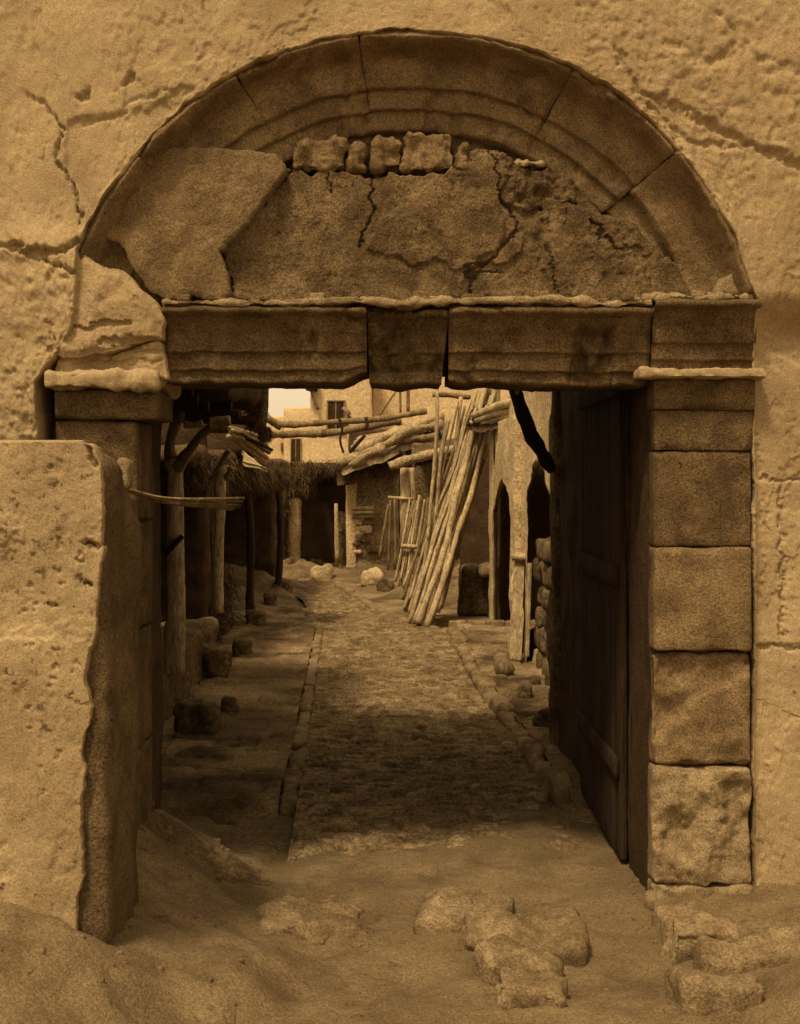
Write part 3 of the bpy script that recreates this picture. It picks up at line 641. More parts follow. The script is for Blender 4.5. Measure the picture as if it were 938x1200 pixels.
for k, (a, b, t, bt, D, dp, lab) in enumerate(fs):
    v, f = rbox(X(a, D), X(b, D), D, D + dp, Z(bt, D) - .25, Z(t, D), .05, .05, .022, ns=5.5, seed=500 + k, nmax=56)
    v = rot(v, v.mean(0), ax=rnd.uniform(-.05, .05), ay=rnd.uniform(-.05, .05), az=rnd.uniform(-.15, .15)); v[:, 2] += .05 * fbm(v, 2.2, 4, k)
    tag(mk('fallen_stone', v, f, M['slab']), lab, 'stone', 'fallen stones in front of the gateway')
nearp = MB()
for k in range(420):
    x_ = rnd.uniform(-3, 3.4); y_ = rnd.uniform(6.2, 9.1); s = abs(rnd.gauss(0, .014)) + .005
    i = np.argmin(abs(xs - x_)); j = np.argmin(abs(ys - y_)); zg = z.reshape(len(xs), len(ys))[i, j]
    v, f = rbox(x_ - s * 1.4, x_ + s * 1.4, y_ - s, y_ + s, zg - s * .6, zg + s * .5 + .01, s * .4, s * .5, s * .7, ns=40, seed=k, nmax=4); nearp.add(v, f)
tag(nearp.mk('gravel', M['dirt']), 'scattered pebbles and grit on the dusty ground before the gate', 'gravel', kind='stuff')


# ================================================================== the street beyond
def world_poly_tube(pts, D, r, **k):
    """pts: photo px; D: a distance or one for each point"""
    Ds = D if hasattr(D, '__len__') else [D] * len(pts)
    return tube([P(a, b, d) for (a, b), d in zip(pts, Ds)], r, **k)
def slab(pts, D0s, th, res_n=14, amp=.03, seed=0, ns=3.0):
    """four corners (photo px, own distances) of a sheet with real thickness th (m, downward), uneven"""
    A = [P(a, b, d) for (a, b), d in zip(pts, D0s)]; n = res_n; V = []
    for i in range(n + 1):
        for j in range(n + 1):
            u, v_ = i / n, j / n; V.append(A[0] * (1 - u) * (1 - v_) + A[1] * u * (1 - v_) + A[2] * u * v_ + A[3] * (1 - u) * v_)
    V = np.array(V); m = len(V); V[:, 2] += amp * fbm(V, ns, 4, seed); e = fbm(V, ns * 2, 3, seed + 3) * amp; V[:, 0] += e; V[:, 1] += e
    B = V - [0, 0, th]; B[:, 2] += amp * .8 * fbm(V, ns * 2, 3, seed + 5); Fc = gridf(n + 1, n + 1); Fc += [tuple(k + m for k in f[::-1]) for f in gridf(n + 1, n + 1)]
    rim = [i * (n + 1) for i in range(n + 1)] + [n * (n + 1) + j for j in range(1, n + 1)] + [i * (n + 1) + n for i in range(n - 1, -1, -1)] + [j for j in range(n - 1, 0, -1)]
    for a, b in zip(rim, rim[1:] + rim[:1]): Fc.append((a, b, b + m, a + m))
    return np.vstack([V, B]), Fc
def strands(n, box, length, wdt, seed, droop=.5, dirv=(0, -.3, -1)):
    """many thin stalks: brushwood, straw"""
    r = np.random.default_rng(seed); (x0, x1), (y0, y1), (z0, z1) = box; V = []; Fc = []
    for k in range(n):
        p_ = np.array([r.uniform(x0, x1), r.uniform(y0, y1), r.uniform(z0, z1)]); d = np.array(dirv) + r.normal(0, .55, 3); d /= np.linalg.norm(d)
        L = length * r.uniform(.5, 1.3); s = np.cross(d, r.normal(0, 1, 3)); s = s / np.linalg.norm(s) * wdt; m_ = p_ + d * L * .5 + [0, 0, .06 * L]; e = p_ + d * L - [0, 0, droop * L * .3]
        b = len(V); V += [p_ - s, p_ + s, m_ + s, m_ - s, e]; Fc += [(b, b + 1, b + 2, b + 3), (b + 3, b + 2, b + 4)]
    return np.array(V), Fc

# ---- arcade on the right
arc = tag(empty('arcade', (2.1, 20, 0)), 'plastered arcade wall with two pointed arches along the right pavement', 'arcade')
def wall_strip(pl, z0f, z1f, mt, name, par, th=.14, seed=0, amp=.03, ns=1.6, nz=60, step=.06, splay=(0, 0)):
    """a wall face following the plan line pl [(x, D)...]; bottom and top heights are functions of the running length; th thick toward +x"""
    pl = np.array(pl, float); sl = np.concatenate([[0], np.cumsum(np.linalg.norm(np.diff(pl, axis=0), axis=1))]); n = max(3, int(sl[-1] / step)); s = np.linspace(0, sl[-1], n)
    xx = np.interp(s, sl, pl[:, 0]); yy = np.interp(s, sl, pl[:, 1]); V = []
    for k in range(n):
        zz = np.linspace(z0f(s[k] / sl[-1]), z1f(s[k] / sl[-1]), nz)
        for h in zz: V.append([xx[k], yy[k], h])
    V = np.array(V); Fr = V.copy(); Fr[:, 0] += amp * fbm(V, ns, 5, seed, .6); Fr[:, 1] += .4 * amp * fbm(V, ns, 4, seed + 8, .6)
    Bk = V.copy(); Bk[:, 0] += th; Bk[:, 1] += np.repeat(np.interp(np.arange(n) / (n - 1), [0, 1], splay), nz); m = len(V); Fc = gridf(n, nz) + [tuple(i + m for i in f[::-1]) for f in gridf(n, nz)]
    rim = [i * nz for i in range(n)] + [(n - 1) * nz + j for j in range(1, nz)] + [i * nz + nz - 1 for i in range(n - 2, -1, -1)] + [j for j in range(nz - 2, 0, -1)]
    for a, b in zip(rim, rim[1:] + rim[:1]): Fc.append((a, a + m, b + m, b))
    return mk(name, np.vstack([Fr, Bk]), Fc, mt, par)
xa = lambda px, D: (X(px, D), D)
topB = lambda t: 6.0
flat0 = lambda t: -.1
pt = lambda t, zs, rise: zs + rise * (1 - abs(2 * t - 1) ** 1.25) ** .62
A_, B_, C_, D_, E_, Fp = xa(652, 15.5), xa(646, 16.3), xa(618, 19.2), xa(600, 22.0), xa(579, 24.8), xa(573, 25.6)
wall_strip([A_, B_], flat0, topB, M['arcade'], 'pier', arc, seed=600)
wall_strip([B_, C_], lambda t: pt(t, 2.55, .58), topB, M['arcade'], 'arch', arc, seed=601, splay=(0, 1.1))
wall_strip([C_, (X(608, 20.2), 20.0), D_], flat0, topB, M['arcade'], 'pier', arc, seed=602, amp=.04, splay=(1.1, .3))
wall_strip([D_, E_], lambda t: pt(t, 2.25, .62), lambda t: 3.95, M['arcade'], 'arch', arc, seed=603, splay=(0, .9))
wall_strip([E_, Fp], flat0, lambda t: 3.95, M['arcade'], 'pier', arc, seed=604, splay=(.9, .3))
v, f = rbox(X(600.5, 19.9), X(618.5, 19.9), 19.75, 20.5, -.1, 5.9, .05, .05, .07, ns=2.2, seed=606, nmax=90); mk('buttress', v, f, M['arcade'], arc)
# rubble that half fills the nearer arch, and the sill of the farther one
y0 = .1; k = 0
while y0 < 1.9:
    h = rnd.uniform(.24, .36); d = 16.35
    while d < 19.0:
        L = rnd.uniform(.7, 1.3); L = min(L, 19.15 - d); t = (d - 16.3) / 2.9; xx = B_[0] + (C_[0] - B_[0]) * t
        v, f = rbox(xx + .10, xx + .5, d, d + L - .03, y0, y0 + h - .025, .06, .05, .06, ns=3.5, seed=620 + k); mk('infill_stone', v, f, M['hut'], arc); d += L; k += 1
    y0 += h
v, f = rbox(2.02, 4.2, 26.0, 26.5, -.1, 3.9, .05, .04, .15, seed=640, nmax=40); mk('back_wall', v, f, M['core'], arc)
v, f = rbox(3.9, 4.6, 15.2, 26, -.1, 4.2, .05, .06, .3, seed=641, nmax=40); mk('back_wall', v, f, M['core'], arc)
v, f = rbox(2.05, 4.5, 15.4, 25.6, 3.75, 3.94, .03, .03, .3, seed=642, nmax=40); mk('roof', v, f, M['mudroof'], arc)
# shop front beyond, set back under the awning, its deep shade painted dark
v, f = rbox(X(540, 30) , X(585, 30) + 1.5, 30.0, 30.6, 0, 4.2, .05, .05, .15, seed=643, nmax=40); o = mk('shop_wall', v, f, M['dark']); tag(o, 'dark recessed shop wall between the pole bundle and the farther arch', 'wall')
v, f = rbox(X(541, 26.5), X(577, 26.5), 26.6, 27.4, 0, Z(664, 26.5), .08, .06, .08, ns=2.5, seed=644); tag(mk('shop_counter', v, f, M['hut']), 'low masonry counter beside the foot of the pole bundle', 'counter')
v, f = rbox(X(562, 26), X(584, 26), 26.0, 26.5, Z(676, 26), Z(661, 26), .1, .04, .05, ns=4, seed=645); tag(mk('sack', v, f, M['pale']), 'pale rounded sack lying on the low counter', 'sack')

# awning of logs over the farther arch
aw = tag(empty('log_awning', P(575, 500, 25)), 'small awning of bleached logs jutting out over the farther arch', 'awning')
for k, (a, b, r, mt) in enumerate((((553, 494), (612, 462), .075, 'woodd'), ((556, 488), (606, 472), .085, 'wood'), ((560, 494), (606, 480), .085, 'wood'), ((566, 494), (607, 487), .08, 'wood'), ((572, 492), (607, 484), .06, 'wood'))):
    v, f = world_poly_tube([a, ((a[0] + b[0]) / 2, (a[1] + b[1]) / 2 - 1.5), b], [25.2 - .1 * k, 24.4, 23.2 + .1 * k], [r * .8, r, r * .9], seed=650 + k, wob=.03); mk('log', v, f, M[mt], aw)
v, f = slab([(548, 497), (563, 470), (612, 476), (606, 494)], [25.2, 28, 27, 23.6], .14, seed=660, amp=.04); mk('mud_cover', v, f, M['thatch'], aw)
for k in range(7):
    a = 549 + k * 3.2; v, f = world_poly_tube([(a, 497 - k * 1.1), (a + 7, 478 - k * .8)], [25.0, 26.6], .045, seed=663 + k); mk('lath', v, f, M['wood'] if k % 2 else M['woodd'], aw)

# planks at the foot of the pier
def board(a, b, D0, D1, wpx, th, seed, m_, name, label, group=None, cat='board'):
    p0 = P(*a, D0); p1 = P(*b, D1); L = np.linalg.norm(p1 - p0); wm = wpx * D0 / F
    v, f = rbox(-wm / 2, wm / 2, -th / 2, th / 2, 0, L, .012, .008, .05, ns=3, seed=seed, nmax=60); ax = (p1 - p0) / L
    xx = np.array([1, 0, 0]) - ax * ax[0]; xx /= np.linalg.norm(xx); yy = np.cross(ax, xx); W = p0 + v[:, :1] * xx + v[:, 1:2] * yy + v[:, 2:] * ax
    return tag(mk(name, W, f, M[m_]), label, cat, group)
board((604, 774), (611, 648), 19.2, 19.6, 15, .06, 670, 'wood', 'plank', 'wide bleached plank standing against the arcade pier', cat='plank')
board((618, 770), (621, 660), 18.8, 18.9, 5, .05, 671, 'wood', 'plank', 'narrow crooked plank right of the wide bleached one', cat='plank')
board((612, 766), (617, 654), 19.3, 19.5, 4, .05, 672, 'woodd', 'plank', 'thin dark plank between the two pale ones at the pier', cat='plank')
v, f = tube([P(587, 772, 18.6), P(592, 786, 17.9)], [.12, .13], seg=12, seed=673, knob=.08); tag(mk('log_end', v, f, M['woodm']), 'short thick log lying end-on at the foot of the wide plank', 'log')
v, f = world_poly_tube([(600, 653), (616, 653)], [19.5, 19.5], .05, seed=674); tag(mk('peg_rail', v, f, M['wood']), 'short pale crosspiece at the head of the wide bleached plank', 'rail')
for k, (px, py, s, lab) in enumerate(((641, 778, .26, 'pale boulder at the foot of the nearer arch'), (630, 762, .3, 'darker block leaning on the infill of the nearer arch'), (655, 800, .25, 'rough stone by the passage corner on the right pavement'),
                                      (665, 835, .28, 'dark stone nearest the gate door on the right pavement'), (615, 815, .14, 'small stone on the right pavement near the kerb'), (628, 800, .1, 'smallest stone on the right pavement'),
                                      (643, 850, .2, 'flat stone beside the near end of the right kerb'))):
    b = G(px, py, .16); v, f = rbox(b[0] - s * .7, b[0] + s * .7, b[1] - s * .5, b[1] + s * .5, .08, .16 + s, s * .35, s * .2, .04, ns=3 / s * .5, seed=680 + k); tag(mk('stone', v, f, M['pale'] if k == 0 else M['hut']), lab, 'stone', 'stones on the right pavement')

# dark crooked beam across the upper right of the opening
v, f = world_poly_tube([(592, 425), (603, 458), (615, 490), (630, 520), (648, 548)], [13.2, 13.1, 13.0, 13.1, 13.35], [.05, .055, .07, .085, .06], seg=10, seed=690, wob=.03, knob=.14)
tag(mk('crooked_beam', v, f, M['woodd']), 'dark crooked beam slanting down to the passage corner at upper right', 'beam')
v, f = world_poly_tube([(601, 440), (607, 462)], [13.0, 12.95], .02, seed=691); tag(mk('splinter', v, f, M['wood']), 'short pale splinter on the upper end of the crooked beam', 'splinter')

# ---- bundle of poles leaning over the street on the right
poles = [ # base px, top px, radius, material
 ((476, 716), (560, 452), .055, 'wood', 'long'), ((481, 722), (553, 470), .06, 'wood', ''), ((485, 726), (566, 447), .07, 'wood', ''), ((489, 728), (571, 444), .085, 'wood', ''),
 ((493, 731), (573, 470), .08, 'wood', ''), ((497, 732), (577, 446), .07, 'woodm', ''), ((500, 731), (579, 488), .075, 'wood', ''), ((504, 728), (581, 446), .08, 'wood', ''),
 ((508, 722), (561, 500), .05, 'wood', ''), ((514, 712), (570, 520), .045, 'wood', ''), ((472, 700), (546, 474), .04, 'woodm', ''), ((470, 690), (540, 500), .035, 'wood', ''),
 ((487, 712), (536, 470), .035, 'woodm', ''), ((500, 705), (556, 488), .05, 'wood', ''), ((494, 722), (549, 520), .06, 'wood', ''), ((503, 724), (567, 540), .06, 'woodm', ''), ((483, 718), (541, 560), .05, 'wood', ''), ((507, 700), (575, 455), .04, 'woodd', ''), ((479, 704), (551, 486), .045, 'wood', ''), ((491, 716), (568, 500), .05, 'woodm', ''), ((511, 716), (583, 452), .05, 'wood', ''), ((474, 712), (531, 548), .04, 'wood', ''), ((498, 700), (563, 446), .035, 'woodd', ''), ((482, 728), (556, 462), .05, 'wood', ''), ((490, 724), (575, 462), .055, 'wood', ''), ((500, 722), (584, 470), .05, 'wood', ''), ((506, 718), (578, 506), .045, 'wood', ''), ((487, 730), (562, 478), .05, 'wood', ''), ((495, 726), (569, 452), .05, 'wood', '')]
for k, (a, b, r, mt, _) in enumerate(poles):
    D0 = F * (CAMZ - .1) / (a[1] - HY) if a[1] > 715 else 26.3; D0 = min(D0, 26.6); D1 = 26.3 + .16 * (k % 3); D0 += .18 * (k % 2); r *= .78
    m1 = ((a[0] * 2 + b[0]) / 3 + rnd.uniform(-2.5, 2.5), (a[1] * 2 + b[1]) / 3); m2 = ((a[0] + b[0] * 2) / 3 + rnd.uniform(-2.5, 2.5), (a[1] + b[1] * 2) / 3)
    v, f = world_poly_tube([a, m1, m2, b], [D0, D0 * .66 + D1 * .34, D0 * .34 + D1 * .66, D1], [r * 1.1, r, r * .9, r * .7], seg=9, sub=12, wob=.045, knob=.14, seed=700 + k, )
    tag(mk('leaning_pole', v, f, M[mt]), {0: 'leftmost long pole at the foot of the leaning bundle', 3: 'thickest bleached pole, in the middle of the leaning bundle', 7: 'thick bleached pole at the right side of the leaning bundle', 9: 'short low pole lowest on the right side of the bundle', 4: 'brown thick pole right of the thickest one in the bundle', 12: 'thin brown pole with its tip free at the upper left of the bundle', 13: 'pole whose tip ends just left of the awning logs', 21: 'short crooked pole splayed out farthest to the left of the bundle', 20: 'rightmost long pole of the leaning bundle, reaching the lintel'}.get(k, 'crooked bleached pole in the thick bundle leaning up from the far kerb'), 'pole', 'poles of the leaning bundle')
for k, (pts, r, lab) in enumerate((([(488, 726), (500, 640), (511, 548), (514, 436)], .04, 'thin straight pole rising left of the bundle to the lintel'), ([(498, 700), (512, 600), (516, 545), (527, 489)], .045, 'thin short pole just right of the straight one'),
                                   ([(505, 700), (528, 580), (537, 520), (541, 466)], .04, 'thin pole with a bare tip at the left edge of the bundle'), ([(577, 500), (580, 470), (584, 440)], .11, 'thick stump of a pole beside the awning at the top of the bundle'))):
    v, f = world_poly_tube(pts, [26.2 + .1 * k] * len(pts), r, seed=720 + k, wob=.03, knob=.1, sub=10); tag(mk('thin_pole' if k < 3 else 'pole_stump', v, f, M['wood']), lab, 'pole')
v, f = world_poly_tube([(507, 462), (530, 463), (551, 466)], [26.8, 26.8, 26.9], .05, seed=726, knob=.2); tag(mk('cross_stick', v, f, M['woodm']), 'short horizontal stick near the top of the thin straight pole', 'stick')
v, f = world_poly_tube([(545, 451), (562, 452)], [26.9, 26.9], .05, seed=727, knob=.2); tag(mk('cross_stick', v, f, M['woodm']), 'short horizontal stick tucked behind the top of the bundle', 'stick')
# screen of thin sticks left of the bundle
scr = tag(empty('stick_screen', P(480, 690, 28.5)), 'leaning screen of thin sticks left of the pole bundle', 'screen')
for k in range(17):
    a = (463 + k * 2.1 + rnd.uniform(-.6, .6), 686 + rnd.uniform(-5, 6)); b = (480 + k * 1.9, 588 + rnd.uniform(-4, 12) - k * .6)
    v, f = world_poly_tube([a, ((a[0] + b[0]) / 2 + rnd.uniform(-.7, .7), (a[1] + b[1]) / 2), b], [27.6, 28, 28.4], .022, seg=6, seed=730 + k, wob=.02); mk('stick', v, f, M['woodm'] if k % 3 else M['wood'], scr)
v, f = world_poly_tube([(470, 640), (490, 641)], [27.8, 27.8], .05, seed=748); mk('binding_rail', v, f, M['wood'], scr)

# ---- timber porch in the middle distance
porch = tag(empty('porch', P(478, 650, 32)), 'open timber porch of pale posts and a rough log lintel left of the bundle', 'porch')
v, f = world_poly_tube([(476, 655), (475, 600), (475, 548)], [32, 32, 32], [.15, .14, .13], seg=10, seed=750, knob=.04); mk('post', v, f, M['wood'], porch)
v, f = world_poly_tube([(486, 640), (485, 590), (483, 548)], [33, 33, 33], .06, seed=751); mk('post', v, f, M['wood'], porch)
v, f = world_poly_tube([(460, 549), (480, 540), (510, 529), (532, 524)], [31.6, 31.6, 31.4, 31.2], [.12, .14, .12, .11], seg=10, seed=752, knob=.16, wob=.06); mk('beam', v, f, M['mudroof'], porch)
v, f = world_poly_tube([(455, 583), (484, 585)], [31.8, 31.9], .045, seed=753); mk('rail', v, f, M['wood'], porch)
v, f = world_poly_tube([(468, 527), (482, 541)], [32.4, 32.4], .05, seed=754); mk('brace', v, f, M['woodd'], porch)
v, f = slab([(484, 541), (488, 522), (540, 512), (532, 530)], [31.8, 34, 34, 31.4], .12, seed=755, amp=.05); mk('mud_roof', v, f, M['thatch'], porch)
v, f = rbox(X(484, 34), X(560, 34), 34, 34.6, 0, Z(520, 34), .05, .05, .2, seed=756, nmax=40); mk('back_wall', v, f, M['hut'], porch)
for k, (a, b, lab) in enumerate((((444, 655), (455, 590), 'thin stick leaning left of the porch post, leftmost'), ((456, 668), (458, 586), 'upright thin stick between the kiosk and the porch post'), ((462, 668), (463, 585), 'upright thin stick nearest the porch post'))):
    v, f = world_poly_tube([a, b], [31.5, 31.7], .03, seed=760 + k, wob=.02); tag(mk('stick', v, f, M['woodm']), lab, 'stick')

# ---- kiosk with its heavy timber and mud roof
kio = tag(empty('kiosk', P(436, 660, 38)), 'rough masonry kiosk under a heavy log and mud roof in the middle of the view', 'kiosk')
D = 38
v, f = rbox(X(409, D), X(466, D), D, D + 3, 0, Z(528, D), .12, .06, .12, ns=1.6, seed=770, nmax=60); mk('wall', v, f, M['kiosk'], kio)
v, f = rbox(X(406, D), X(418, D), D - .08, D + .5, 0, Z(543, D), .05, .03, .1, ns=2, seed=771, nmax=60); mk('plaster_corner', v, f, M['arcade'], kio)
for k in range(3):
    v, f = world_poly_tube([(413, 596 + k * 5), (438, 595 + k * 5)], [37.8, 37.8], .05, seed=773 + k); mk('grille_bar', v, f, M['wood' if k < 2 else 'woodm'], kio)
for k in range(14):
    a = rnd.uniform(418, 440); b = rnd.uniform(605, 650); s = rnd.uniform(.1, .2); q = P(a, b, D - .02); v, f = rbox(q[0] - s, q[0] + s, D - .1, D + .1, q[2] - s * .6, q[2] + s * .6, .05, .03, .05, ns=5, seed=780 + k); mk('wall_stone', v, f, M['arcade'] if k % 2 else M['hut'], kio)
for k, (a, b, r, mt) in enumerate((((398, 545), (522, 489), .13, 'mudroof'), ((404, 536), (520, 493), .14, 'mudroof'), ((414, 528), (516, 499), .13, 'mudroof'), ((424, 527), (512, 507), .12, 'woodm'), ((400, 548), (450, 524), .12, 'mudroof'), ((470, 514), (512, 510), .12, 'woodd'))):
    v, f = world_poly_tube([a, ((a[0] + b[0]) / 2 - 4, (a[1] + b[1]) / 2 - 4 + k), b], [37.0, 36.5, 35.8], r, seg=8, seed=795 + k, knob=.2, wob=.1, sub=12); mk('roof_log', v, f, M[mt], kio)
v, f = slab([(400, 549), (420, 512), (520, 484), (516, 503)], [36.8, 40, 40, 36.2], .22, seed=802, amp=.09, ns=2); mk('mud_roof', v, f, M['mudroof'], kio)
v, f = slab([(396, 552), (416, 535), (512, 500), (510, 512)], [37.2, 39, 39, 36.6], .45, seed=803, amp=.12, ns=2); mk('eave', v, f, M['thatch'], kio)
v, f = strands(1400, ((X(396, 37), X(470, 37)), (36.8, 37.8), (Z(556, 37), Z(538, 37))), .28, .007, 804); mk('hanging_straw', v, f, M['thatch'], kio, smooth=False)
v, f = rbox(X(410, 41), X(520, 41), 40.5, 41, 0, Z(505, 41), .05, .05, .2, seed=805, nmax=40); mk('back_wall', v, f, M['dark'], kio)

# ---- brushwood hut to the left of it
hut = tag(empty('brushwood_hut', P(350, 660, 41)), 'dark hut with an overhanging brushwood roof at the end of the street', 'hut')
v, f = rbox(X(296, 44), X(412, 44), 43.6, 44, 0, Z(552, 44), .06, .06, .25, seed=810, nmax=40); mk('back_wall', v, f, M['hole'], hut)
v, f = rbox(X(363, 40.5), X(408, 40.5), 40.0, 43.6, Z(553, 40.5), Z(545, 40.5), .1, .08, .12, seed=811, nmax=40); mk('roof_slab', v, f, M['thatch'], hut)
for k, (a, b, zz) in enumerate(((368, 384, 546), (386, 407, 548))):
    v, f = world_poly_tube([(a, zz), (b, zz + 1)], [39.9, 39.9], .08, seed=812 + k, knob=.2); mk('eave_log', v, f, M['mudroof'], hut)
v, f = rbox(X(337, 39.5), X(352, 39.5), 39.5, 40, 0, Z(584, 39.5), .16, .06, .06, ns=2.2, seed=815, nmax=40, taper=lambda v: (v.__setitem__((slice(None), 0), v[:, 0] + .10 * np.clip(v[:, 2] - 1.6, -2, 1) * .3), v)[1]); mk('plastered_pier', v, f, M['arcade'], hut)
v, f = world_poly_tube([(396, 660), (394, 590)], [39.6, 39.6], [.10, .06], seed=816); mk('door_post', v, f, M['wood'], hut)
v, f = rbox(X(397, 40), X(408, 40), 40, 40.4, 0, Z(600, 40), .08, .06, .08, seed=817, nmax=40); mk('side_wall', v, f, M['hut'], hut)
for k, (x0, x1, d0, d1, pt_, pb, n) in enumerate(((300, 367, 39.2, 42, 543, 575, 6000), (300, 340, 38.6, 40, 562, 600, 4000), (353, 364, 39.2, 41, 556, 572, 900), (362, 409, 39.4, 41.5, 542, 553, 2600), (306, 336, 38.8, 40, 590, 650, 3800))):
    v, f = strands(n, ((X(x0, 40), X(x1, 40)), (d0, d1), (Z(pb, 40), Z(pt_, 40))),   .32, .009, 820 + k, dirv=(0, -.2, -.8)); mk('brushwood', v, f, M['thatch'], hut, smooth=False)
v, f = rbox(X(301, 41), X(366, 41), 39.6, 43.5, Z(566, 41), Z(549, 41), .2, .18, .16, ns=1.6, seed=826, nmax=40); mk('roof', v, f, M['thatch'], hut)
v, f = strands(300, ((X(312, 40), X(366, 40)), (39.4, 41), (Z(547, 40), Z(543, 40))), .16, .009, 827, dirv=(0, 0, .6)); mk('brushwood', v, f, M['thatch'], hut, smooth=False)

# rubble heaps on the ground beyond
for k, (px, py, s, lab) in enumerate(((343, 662, .42, 'pale boulder on the left rubble heap before the hut'), (378, 668, .38, 'round pale boulder in front of the hut doorway'), (428, 655, .55, 'pale block leaning on the kiosk foot'), (436, 676, .4, 'flat pale stone before the kiosk'), (372, 655, .3, 'small stone behind the round pale boulder'),
                                      (405, 664, .32, 'stone between the doorway and the kiosk'), (330, 685, .3, 'low stone at the left edge of the far street'), (452, 682, .3, 'low stone near the stick screen'))):
    b = G(px, py + 8, .1); v, f = rbox(b[0] - s * .7, b[0] + s * .7, b[1] - s * .5, b[1] + s * .5, -.05, s * 1.1, s * .4, s * .25, .06, ns=1.6 / s, seed=840 + k); tag(mk('boulder', v, f, M['arcade'] if k in (1, 2, 3) else M['hut']), lab, 'boulder', 'boulders at the far end of the street')

# ---- houses far behind
def house(name, label, pts, D, depth, m_, win=(), seed=0, grp=None):
    (x0, x1, yt) = pts; h = tag(empty(name, (X((x0 + x1) / 2, D), D, 0)), label, 'house', grp)
    v, f = rbox(X(x0, D), X(x1, D), D, D + depth, -.2, Z(yt, D), .12, .05, .4, ns=1.2, seed=seed, nmax=60); mk('wall', v, f, M['farwall'], h)
    for (a, b, t, bt) in win:
        fr = MB(); q0 = X(a, D); q1 = X(b, D); z0 = Z(bt, D); z1 = Z(t, D); e = .07
        for bx in ((q0 - e, q0, z0, z1), (q1, q1 + e, z0, z1), (q0 - e, q1 + e, z1 + .002, z1 + e), (q0 - e, q1 + e, z0 - e, z0 - .002), ((q0 + q1) / 2 - .03, (q0 + q1) / 2 + .03, z0, z1)):
            vv, ff = rbox(bx[0], bx[1], D - .12, D + .06, bx[2], bx[3], .01, .004, .2, seed=seed + 1); fr.add(vv, ff)
        wf = fr.mk('window', M['woodm'], h)
        vv, ff = rbox(q0 - .01, q1 + .01, D - .075, D + .02, z0 - .01, z1 + .01, .005, .004, .2, seed=seed + 2); mk('shutter', vv, ff, M['woodd'], wf)
    return h
hA = house('tall_house', 'tall pale plastered house with one wooden shuttered window', (364, 436, 405), 52, 9, 'farwall', [(385, 403, 471, 505)], 860)
v, f = world_poly_tube([(362, 440), (366, 460), (373, 480)], [51.8, 51.7, 51.8], .07, seed=861); mk('drain_pipe', v, f, M['woodm'], hA)
v, f = rbox(X(360, 51.8), X(372, 51.8), 51.5, 52, Z(458, 51.8), Z(440, 51.8), .05, .05, .08, seed=862); mk('broken_eave', v, f, M['woodd'], hA)
v, f = world_poly_tube([(403, 478), (409, 486), (404, 497)], [51.6, 51.3, 51.6], .12, seed=863, knob=.3); mk('shutter_hook', v, f, M['woodm'], hA)
hB = house('long_house', 'long pale wall of the house right of the tall one, with slanting sticks before it', (436, 640, 412), 54, 9, 'farwall', [], 870)
hC = house('far_house', 'pale box-like house far off between the hut roof and the tall house', (333, 372, 477), 82, 9, 'farwall', [(342, 352, 515, 541), (332.5, 335, 478, 492)][:1], 875)
hD = house('low_far_house', 'lower pale house half hidden behind the brushwood at far left', (305, 334, 488), 84, 9, 'farwall', [(330.5, 334, 520, 528)], 880)
for k, (pts, lab) in enumerate(((((445, 486), (458, 468), (472, 449)), 'slanting stick before the long pale wall'), (((469, 484), (468.5, 440)), 'left upright stick before the long pale wall'), (((479, 483), (478.5, 440)), 'thicker upright stick before the long pale wall'))):
    v, f = world_poly_tube(list(pts), [41] * len(pts), .035 + .02 * (k == 2), seed=885 + k, wob=.02); tag(mk('slanting_stick' if k == 0 else 'upright_stick', v, f, M['woodm']), lab, 'stick')

# ---- beams slung across the street
for k, (pts, r, lab) in enumerate((([(305, 478), (322, 494), (345, 498), (392, 497), (440, 492), (501, 482)], .09, 'upper of the two long beams slung across the street'), ([(316, 508), (345, 509), (392, 508), (430, 503), (470, 494)], .12, 'lower, thicker beam slung across the street'),
                                   ([(302, 486), (318, 497), (330, 504)], .07, 'short dark beam end crossing the left ends of the slung beams'))):
    v, f = world_poly_tube(pts, [34 + k * .4] * len(pts), r * .9, seg=9, seed=890 + k, wob=.05, knob=.14, sub=10); tag(mk('slung_beam', v, f, M['woodm'] if k < 2 else M['woodd']), lab, 'beam')
v, f = world_poly_tube([(398, 488), (402, 500), (400, 515), (404, 530)], [33.8] * 4, .035, seed=894, wob=.03); tag(mk('rope', v, f, M['woodd']), 'dark rope knotted round the slung beams and hanging down', 'rope')
v, f = world_poly_tube([(428, 488), (430, 497), (427, 503)], [33.7] * 3, .05, seed=895, wob=.03); tag(mk('knot', v, f, M['woodd']), 'dark knot tying the two slung beams near the kiosk roof', 'knot')
v, f = world_poly_tube([(410, 530), (428, 510)], [35.4, 35.2], .05, seed=896); tag(mk('brace', v, f, M['woodd']), 'thin brace from the kiosk eave up to the lower slung beam', 'brace')

# ---- open stall on the left
st = tag(empty('market_stall', (-3.2, 14, 0)), 'dark open stall with crooked posts and a deep roof on the left of the street', 'stall')
def stall_edge(v):
    v[:, 2] += .10 * fbm(v, 1.3, 4, 900) * (v[:, 2] < 3.9); return v
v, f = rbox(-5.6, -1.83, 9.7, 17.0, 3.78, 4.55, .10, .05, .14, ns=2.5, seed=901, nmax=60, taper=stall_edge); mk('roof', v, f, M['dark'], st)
for k in range(9):
    d = 10 + k * .85; v, f = tube([[-5.4, d, 3.68], [-3.5, d + rnd.uniform(-.1, .1), 3.7], [-1.9 + rnd.uniform(-.1, .12), d, 3.66]], .06, seed=905 + k, wob=.04); mk('rafter', v, f, M['woodd'], st)
v, f = rbox(-6.0, -5.5, 9.7, 24, -.1, 4.5, .05, .06, .3, seed=902, nmax=40); mk('back_wall', v, f, M['hole'], st)
